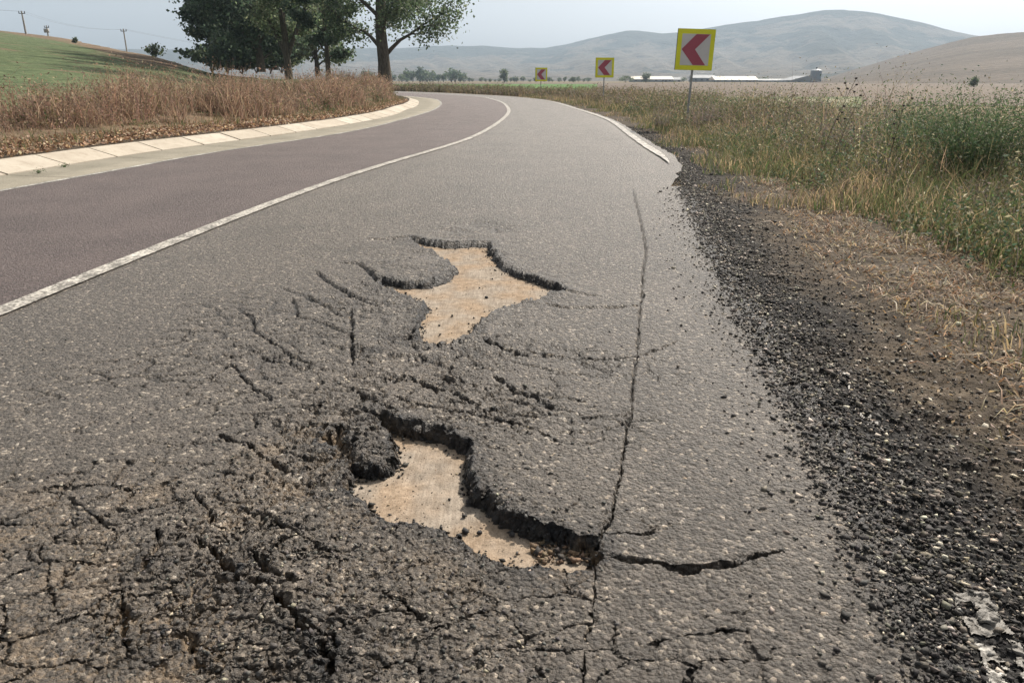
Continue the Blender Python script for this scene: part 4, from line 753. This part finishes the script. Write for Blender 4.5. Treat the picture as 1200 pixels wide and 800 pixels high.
# ------------------------------------------------------------------ trees
def tree(name, base, H, r0, cb, spread, nleaf, ls, cols, label, seed, fork=0, lean=(0, 0), cat='tree', group=None, sub=5, nl=16, dens=1.0):
    global rng
    keep = rng; rng = np.random.default_rng(seed); R = np.random.default_rng(seed+1)
    root = empty(name, base, label, cat, group); t = np.linspace(0, 1, 9)
    tr = np.stack([lean[0]*H*t**1.5+R.normal(0, 0.012*H, 9)*t, lean[1]*H*t+R.normal(0, 0.012*H, 9)*t, H*0.95*t], 1)
    rad = r0*(1-t)**0.8+0.02*r0; rad[0] *= 1.25; trunk = [tube(tr, rad, 10)]; pts = []; limbs = []
    def pos(u): return np.array([np.interp(u, t, tr[:, k]) for k in range(3)])
    starts = [(cb/H+(0.93-cb/H)*((i+0.3*R.random())/nl)**1.15, i*2.4+R.normal(0, 0.3)) for i in range(nl)]
    if fork: starts += [(cb/H*0.75, a_) for a_ in (0.1, 2.9, 1.7)[:fork]]
    for j, (u, az) in enumerate(starts):
        big = fork and j >= nl; rel = (u-cb/H)/(1-cb/H); L = spread*(0.55+0.75*math.sin(math.pi*min(1, max(0, rel)*0.8+0.15)))*R.uniform(0.8, 1.15)
        if big: L = H*0.55
        e0 = 1.15 if big else R.uniform(0.55, 0.95); p = pos(u); P = [p]; n_ = 6
        for s in range(n_):
            el = e0-(0.9 if not big else 0.25)*(s/n_)*R.uniform(0.3, 1.1); az += R.normal(0, 0.16); p = p+np.array([math.cos(az)*math.cos(el), math.sin(az)*math.cos(el), math.sin(el)])*L/n_; P.append(p)
        P = np.array(P); br = max(0.02*r0, np.interp(u, t, rad)*(0.75 if big else 0.42)); limbs.append(tube(P, br*np.linspace(1, 0.12, n_+1), 6))
        for s in range(sub+(3 if big else 0)):
            v = R.uniform(0.25, 1.0); b = np.array([np.interp(v, np.linspace(0, 1, n_+1), P[:, k]) for k in range(3)]); a2 = az+R.normal(0, 1.1); el = R.uniform(-0.15, 0.9); l2 = L*R.uniform(0.25, 0.45)*(0.6 if big else 1)
            d = np.array([math.cos(a2)*math.cos(el), math.sin(a2)*math.cos(el), math.sin(el)])*l2; Q = np.array([b, b+d*0.5+[0, 0, 0.04*l2], b+d]); limbs.append(tube(Q, br*np.array([0.3, 0.18, 0.05]), 4))
            for w in (0.35, 0.7, 1.0, 1.1): pts.append(b+d*w)
        for w in (0.8, 1.0): pts.append(P[int(w*n_)])
    v, f = join(trunk); obj('trunk', v, f, M['bark'], root, True); v, f = join(limbs); obj('limbs', v, f, M['bark'], root, True)
    pts = np.array(pts); wgt = R.uniform(0.2, 1.0, len(pts)); wgt /= wgt.sum(); k = R.choice(len(pts), nleaf, p=wgt); sig = spread*0.105*dens
    C = pts[k]+R.normal(0, 1, (nleaf, 3))*sig*np.array([1, 1, 0.75]); C[:, 2] = np.maximum(C[:, 2], cb*0.55)
    tone = 1+0.35*np.repeat(R.normal(0, 1, len(pts))[:, None], 3, 1)[k]*0.5; col = pal(nleaf, cols)*np.clip(tone, 0.55, 1.6)
    veg('crown', [leaves(C, R.uniform(0.7, 1.35, nleaf)*ls, col, 0, 0.75)], 'leaf', root); rng = keep; return root
TG = [((0.075, 0.11, 0.062), 3), ((0.11, 0.15, 0.082), 3), ((0.16, 0.195, 0.11), 1.4)]; TL = [((0.14, 0.185, 0.10), 3), ((0.19, 0.23, 0.13), 2), ((0.25, 0.28, 0.17), 1)]; TD = [((0.075, 0.11, 0.075), 3), ((0.11, 0.15, 0.10), 2)]
def tbase(px, py, Y, z=None):
    p = at(px, py, Y); return (float(p[0]), Y, float(p[2]) if z is None else z)
tree('roadside_tree', tbase(452, 108, 57, 0.1), 19, 0.47, 2.6, 5.4, 30000, 0.20, TG, 'big tree with thick bare trunk beside the bend of the road', 301, nl=18, sub=6, fork=0, lean=(0.01, 0))
tree('roadside_tree', tbase(385, 86, 62, 0.6), 11, 0.22, 2.2, 2.3, 9500, 0.24, TD, 'small dark tree with low round crown left of the thick trunk', 303, nl=14)
tree('roadside_tree', tbase(338, 84, 66, 0.8), 17, 0.30, 2.9, 4.2, 15000, 0.24, TL, 'pale green tree whose trunk forks into a wide Y', 305, fork=2, nl=13)
tree('roadside_tree', tbase(306, 82, 76, 1.9), 17, 0.33, 0.8, 4.6, 12500, 0.36, TD, 'dense dark tree in the row left of the forked one', 307, nl=20, dens=1.3)
tree('roadside_tree', tbase(280, 80, 86, 2.2), 17, 0.33, 0.6, 4.4, 12500, 0.38, TD, 'dense dark tree in the middle of the leafy row', 309, nl=20, dens=1.35)
tree('roadside_tree', tbase(322, 82, 95, 2.3), 19, 0.35, 0.8, 5.0, 10500, 0.38, TL, 'lighter tree half hidden behind the forked one', 311, nl=20, dens=1.3)
tree('roadside_tree', tbase(257, 79, 100, 2.6), 13.5, 0.28, 0.4, 2.7, 13000, 0.36, TL+TG, 'outermost pale tree at the open end of the row towards the meadow', 313, nl=20, dens=1.35)
tree('roadside_tree', tbase(296, 80, 112, 2.9), 21, 0.35, 0.8, 5.0, 14000, 0.42, TD, 'tall dark tree at the back of the row', 315, nl=20, dens=1.3)
tree('roadside_tree', tbase(372, 84, 92, 1.6), 12, 0.28, 1.0, 4.2, 11000, 0.42, TL, 'pale tree behind the small round one', 317, nl=16, dens=1.3)
# far bushes and small trees
def shrub(name, base, h, w, nl, ls, cols, label, cat, group=None, seed=0):
    global rng
    keep = rng; rng = np.random.default_rng(seed); root = empty(name, base, label, cat, group); L = []
    for k in range(5):
        a_ = rng.uniform(0, 6.28); L.append(tube(np.array([[0, 0, -0.3], [math.cos(a_)*w*0.12, math.sin(a_)*w*0.12, h*0.35], [math.cos(a_)*w*0.3, math.sin(a_)*w*0.3, h*0.75]]), h*np.array([0.022, 0.016, 0.006]), 5))
    v, f = join(L); obj('trunk', v, f, M['bark'], root, True)
    cl = rng.normal(0, 1, (26, 3)); cl /= np.linalg.norm(cl, axis=1)[:, None]; cl *= rng.uniform(0.25, 0.85, (26, 1)); k = rng.integers(0, 26, nl); P = (cl[k]+rng.normal(0, 0.17, (nl, 3)))*np.array([w/2, w/2, h*0.46])+[0, 0, h*0.52]; P[:, 2] = np.maximum(P[:, 2], 0.02*h)
    veg('crown', [leaves(P, rng.uniform(0.7, 1.4, nl)*ls, pal(nl, cols), 0, 0.8)], 'leaf', root); rng = keep; return root
def fl(px, Y, z=-0.27): p = at(px, 95, Y); return (float(p[0]), Y, z)
sd_i = 400
for px, Y, h, w, lb in ((591, 420, 7.5, 6.5, 'round dark tree standing alone in the far plain'), (733, 430, 4.0, 11, 'low wide clump of trees right of the middle sign'), (757, 430, 5.5, 6, 'rounded tree in front of the white shed'), (672, 420, 3.2, 4, 'small bush between the far sign and the middle sign'), (1142, 170, 2.6, 2.2, 'lone small tree on the slope above the feathery bush'), (1064, 300, 1.6, 3.5, 'low bush on the pasture right of the long dark shed')):
    sd_i += 1; b = fl(px, Y); 
    if px > 1000: b = (b[0], b[1], float(at(px, 104 if px > 1100 else 104, Y)[2])-0.1)
    shrub('field_tree', b, h, w, 900, 0.09*h, TG, lb, 'tree', None, sd_i)
k_ = 0
for i in range(46):
    px = 428+i*5.8+rng.uniform(-3, 3); Y = rng.uniform(480, 560); h = rng.uniform(4.5, 9.5) if px < 545 else rng.uniform(1.8, 4.0)
    shrub('field_tree', fl(px, Y), h, h*rng.uniform(0.8, 1.5), 260, 0.15*h, TG if i % 3 else TD, 'hazy tree in the long row across the far plain', 'tree', 'far row of trees across the plain', 500+i)
for i in range(10):
    px = 805+i*16+rng.uniform(-5, 5); shrub('field_tree', fl(px, rng.uniform(560, 600)), rng.uniform(2.2, 4.0), rng.uniform(4, 8), 220, 0.5, TG, 'hazy low tree between the farm sheds', 'tree', 'low trees between the farm sheds', 560+i)
for i, (px, R_, h, w) in enumerate(((248, 97, 3.4, 7), (266, 92, 3.0, 6), (283, 84, 2.6, 6), (300, 95, 3.6, 8), (316, 88, 3.0, 6), (330, 100, 3.2, 7))):
    shrub('undergrowth_bush', (*tbase(px, 80, R_)[:2], tbase(px, 80, R_)[2]-0.3), h, w, 1500, 0.4, TD+TG, 'dark bush in the undergrowth below the leafy tree row', 'bush', 'bushes under the tree row', 600+i)
# bushes on the hill crest
def on_hill(px, R):
    a_ = azel(px, 60)[0]; x = R*math.sin(a_); y = R*math.cos(a_); return (x, y, float(hill_z(np.array([x]), np.array([y]))[0]))
for px, R, h, w, lb in ((90, 150, 1.0, 1.2, 'lone bush on the open slope of the hill'), (127, 188, 1.3, 1.6, 'small dark bush on the crest left of the second pole'), (147, 186, 1.6, 2.2, 'dark bush at the foot of the second pole'), (136, 189, 0.8, 3.5, 'low hedge bush on the crest between two bushes'), (180, 118, 1.8, 3.0, 'wide bush on the brown foot of the hill'), (198, 120, 1.2, 3.2, 'low bush on the brown foot of the hill'), (186, 205, 3.4, 4.2, 'round tree top rising behind the end of the crest'), (203, 208, 3.6, 6.0, 'wide tree top rising behind the end of the crest'), (212, 204, 4.0, 5.0, 'taller tree top behind the crest next to the tree row'), (225, 128, 1.1, 4.0, 'low bush in front of the tree row'), (250, 120, 1.0, 4.0, 'grey green bush under the tree row')):
    sd_i += 1; b = on_hill(px, R); shrub('hill_bush', (b[0], b[1], b[2]-0.05 if R < 195 else b[2]-0.3), h, w, 500, 0.14*max(h, 1.2), TG+[((0.1, 0.085, 0.06), 1)], lb, 'bush', None, sd_i)

# ------------------------------------------------------------------ chevron signs
def prism(poly, z0, z1):
    n = len(poly); P = np.array(poly); V = np.vstack([np.c_[P[:, 0], np.full(n, z0), P[:, 1]], np.c_[P[:, 0], np.full(n, z1), P[:, 1]]]); return V, n
def poly_obj(name, poly, y0, y1, mat, parent):
    V, n = prism(poly, y0, y1); me = bpy.data.meshes.new(name); F_ = [tuple(range(n)), tuple(range(2*n-1, n-1, -1))]+[(i, i+n, (i+1) % n+n, (i+1) % n) for i in range(n)]
    me.from_pydata([tuple(v) for v in V], [], F_); me.update(); return link(name, me, mat, parent)
def sign(px0, px1, pyt, pyb, size, zb, roll, yaw, label, tilt=0.0):
    d = size*FPX/(px1-px0); c = np.array([(px0+px1)/2, (pyt+pyb)/2]); dr = ray(*c); Y = d*dr[1]/1.0; p = at(c[0], c[1], Y); s = size/2
    root = empty('chevron_sign', (p[0], p[1]+0.06, zb), label, 'road sign', 'yellow chevron signs round the bend'); root.rotation_euler = (tilt, roll, yaw); zc = p[2]-zb
    v, f = tube([[0, 0.0, -0.3], [0, 0.0, zc*0.5], [0, 0, zc+s*0.85]], 0.032, 12); obj('post', v, f, M['steel'], root, True)
    def sq(r): return [(-r, zc-r), (r, zc-r), (r, zc+r), (-r, zc+r)]
    poly_obj('backing', sq(s), -0.075, -0.036, M['signback'], root); poly_obj('yellow_border', sq(s-0.004), -0.079, -0.0755, M['yellow'], root); r = s*0.76
    wf = poly_obj('white_face', sq(r), -0.083, -0.0795, M['signwhite'], root)
    def q(a_, b_): return (a_*r, zc+b_*r)
    poly_obj('red_chevron', [q(-0.97, 0.02), q(-0.02, 0.985), q(0.93, 0.985), q(-0.03, 0.02), q(0.80, -0.985), q(-0.08, -0.985)], -0.087, -0.0835, M['signred'], wf)
    for dz in (-0.3, 0.3):
        v, f = box((0, 0, zc+dz*size), (0.14, 0.075, 0.04)); obj('clamp', v, f, M['steel'], root)
sign(789, 834, 35.5, 81.5, 1.02, -0.2, 0.02, 0.10, 'largest yellow chevron sign on a leaning post among grey bushes', 0.03)
sign(697.5, 719.5, 68, 91, 1.0, -0.2, 0.0, 0.12, 'middle sized yellow chevron sign standing clear between the other two')
sign(626.5, 641.5, 80, 95, 1.0, -0.2, 0.0, 0.35, 'smallest yellow chevron sign farthest round the bend')

# ------------------------------------------------------------------ power line on the hill
def pole(px, pyb, pyt, R, label, arm=1.2, dbl=False):
    a_ = azel(px, pyb)[0]; x = R*math.sin(a_); y = R*math.cos(a_); zb = float(hill_z(np.array([x]), np.array([y]))[0]); top = at(px, pyt, y)[2]; h = max(4.0, top-zb)
    root = empty('power_pole', (x, y, zb), label, 'power pole'); r = 0.19
    v, f = tube([[0, 0, -0.5], [0, 0, h*0.5], [0, 0, h]], [r, r*0.85, r*0.65], 8); obj('pole', v, f, M['concrete_pole'], root, True)
    v, f = box((0, 0, h-0.45), (arm, 0.12, 0.12)); ca = obj('crossarm', v, f, M['dark'], root)
    for dx in (-arm*0.45, 0, arm*0.45):
        v, f = tube([[dx, 0, h-0.42], [dx, 0, h-0.25], [dx, 0, h-0.05]], [0.05, 0.09, 0.05], 6); obj('insulator', v, f, M['dark'], ca)
    if dbl:
        v, f = box((0, -0.3, h-1.1), (0.9, 0.5, 0.8)); obj('transformer', v, f, M['concrete_pole'], root)
    return np.array([x, y, zb+h])
pA = pole(30.5, 40, 13, 178, 'tall concrete power pole on the hill crest near the frame edge'); pB = pole(148, 56, 34, 184, 'concrete power pole with a bush at its foot'); pC = pole(56.5, 42, 30, 205, 'short power pole with a transformer box behind the crest', 1.0, True)
L = []
for dx in (-0.5, 0.5):
    for a_, b_ in ((pA+[-60, -12, 6.5], pA), (pA, pB), (pB, pB+[62, 25, -9])):
        t = np.linspace(0, 1, 13)[:, None]; P = a_*(1-t)+b_*t; P[:, 2] -= (1-(2*t[:, 0]-1)**2)*1.0; P[:, 0] += dx; P[:, 2] -= 0.1; L.append(tube(P, 0.008, 4))
v, f = join(L); tag(obj('power_line', v, f, M['dark']), 'thin power line sagging between the poles above the hill', 'power line')

# ------------------------------------------------------------------ far buildings
def shed(px0, px1, pyt, pyb, Y, depth, roofmat, wallmat, label, roof_frac=0.55, gable=False, wins=4, name='farm_shed'):
    a_ = at(px0, pyb, Y); b_ = at(px1, pyb, Y); top = at(px0, pyt, Y)[2]; w = b_[0]-a_[0]; zb = min(a_[2], -0.3) if Y > 400 else a_[2]; h = top-zb; e = h*(1-roof_frac)
    root = empty(name, ((a_[0]+b_[0])/2, Y+depth/2, zb), label, 'building'); v, f = box((0, 0, e/2), (w, depth, e)); obj('walls', v, f, wallmat, root); o_ = 0.4
    if gable: V = [(-w/2-o_, -depth/2-o_, e-0.1), (0, -depth/2-o_, h), (w/2+o_, -depth/2-o_, e-0.1), (-w/2-o_, depth/2+o_, e-0.1), (0, depth/2+o_, h), (w/2+o_, depth/2+o_, e-0.1)]; Fg = [(0, 2, 1), (3, 4, 5), (0, 1, 4, 3), (1, 2, 5, 4), (0, 3, 5, 2)]
    else: V = [(-w/2-o_, -depth/2-o_, e-0.1), (-w/2-o_, 0, h), (-w/2-o_, depth/2+o_, e-0.1), (w/2+o_, -depth/2-o_, e-0.1), (w/2+o_, 0, h), (w/2+o_, depth/2+o_, e-0.1)]; Fg = [(0, 2, 1), (3, 4, 5), (0, 1, 4, 3), (1, 2, 5, 4), (0, 3, 5, 2)]
    me = bpy.data.meshes.new('roof'); me.from_pydata(V, [], Fg); me.update(); link('roof', me, roofmat, root)
    for i in range(wins):
        x = -w/2+w*(i+0.5)/wins; v, f = box((x, -depth/2-0.02, e*0.55), (min(1.6, w/wins*0.5), 0.12, e*0.4)); obj('window', v, f, M['glassdark'], root)
    v, f = box((w*0.32, -depth/2-0.03, e*0.38), (1.8, 0.14, e*0.76)); obj('door', v, f, M['dark'], root)
shed(838, 888, 89.5, 96.0, 520, 16, M['roofwhite'], M['wallgrey'], 'long white roofed shed in the middle of the farm', 0.6, wins=6)
shed(741, 789, 89.5, 95.5, 540, 16, M['roofwhite'], M['wallgrey'], 'white roofed shed partly behind the largest sign', 0.5, wins=6)
shed(812, 839, 88.0, 96, 560, 14, M['roofgrey'], M['wallgrey'], 'grey shed between the two white roofs', 0.4)
shed(886, 930, 92.5, 97, 530, 12, M['roofgrey'], M['wallgrey'], 'low grey shed beside the gabled barn', 0.4, wins=5)
shed(927, 962, 89.0, 99, 480, 22, M['roofgrey'], M['wallgrey'], 'grey gabled barn in front of the silo', 0.5, True, 2, 'barn')
shed(1006, 1034, 98.0, 103, 330, 8, M['roofdark'], M['timber'], 'long low dark shed at the foot of the right hill', 0.6)
shed(776, 800, 90.5, 95.5, 590, 10, M['roofgrey'], M['wallpale'], 'pale house behind the leaning sign post', 0.5, wins=3, name='farm_house')
s0 = at(955, 97, 520); st_ = at(955, 80, 520)[2]; root = empty('grain_silo', (s0[0], 520, -0.3), 'steel grain silo with a conical cap behind the barn', 'silo'); wS = 7.0/2
v, f = tube([[0, 0, 0], [0, 0, st_*0.5], [0, 0, st_*0.86]], wS, 20); obj('silo_body', v, f, M['silo'], root, True)
v, f = tube([[0, 0, st_*0.86], [0, 0, st_*0.95], [0, 0, st_]], [wS*1.04, wS*0.5, wS*0.12], 20); obj('silo_cap', v, f, M['silo'], root); v, f = box((0, 0, st_+0.4), (0.8, 0.8, 1.0)); obj('silo_vent', v, f, M['dark'], root)

# ------------------------------------------------------------------ air
v, f = box((0, 0, 158), (7600, 7600, 324)); hz = bpy.data.materials.new('haze_air'); hz.use_nodes = True; t = hz.node_tree; t.nodes.clear()
pv = t.nodes.new('ShaderNodeVolumePrincipled'); pv.inputs['Color'].default_value = (0.64, 0.80, 0.98, 1); pv.inputs['Density'].default_value = 0.00025; pv.inputs['Anisotropy'].default_value = 0.1
o2_ = t.nodes.new('ShaderNodeOutputMaterial'); t.links.new(pv.outputs[0], o2_.inputs['Volume'])
tag(obj('haze', v, f, hz), kind='stuff')
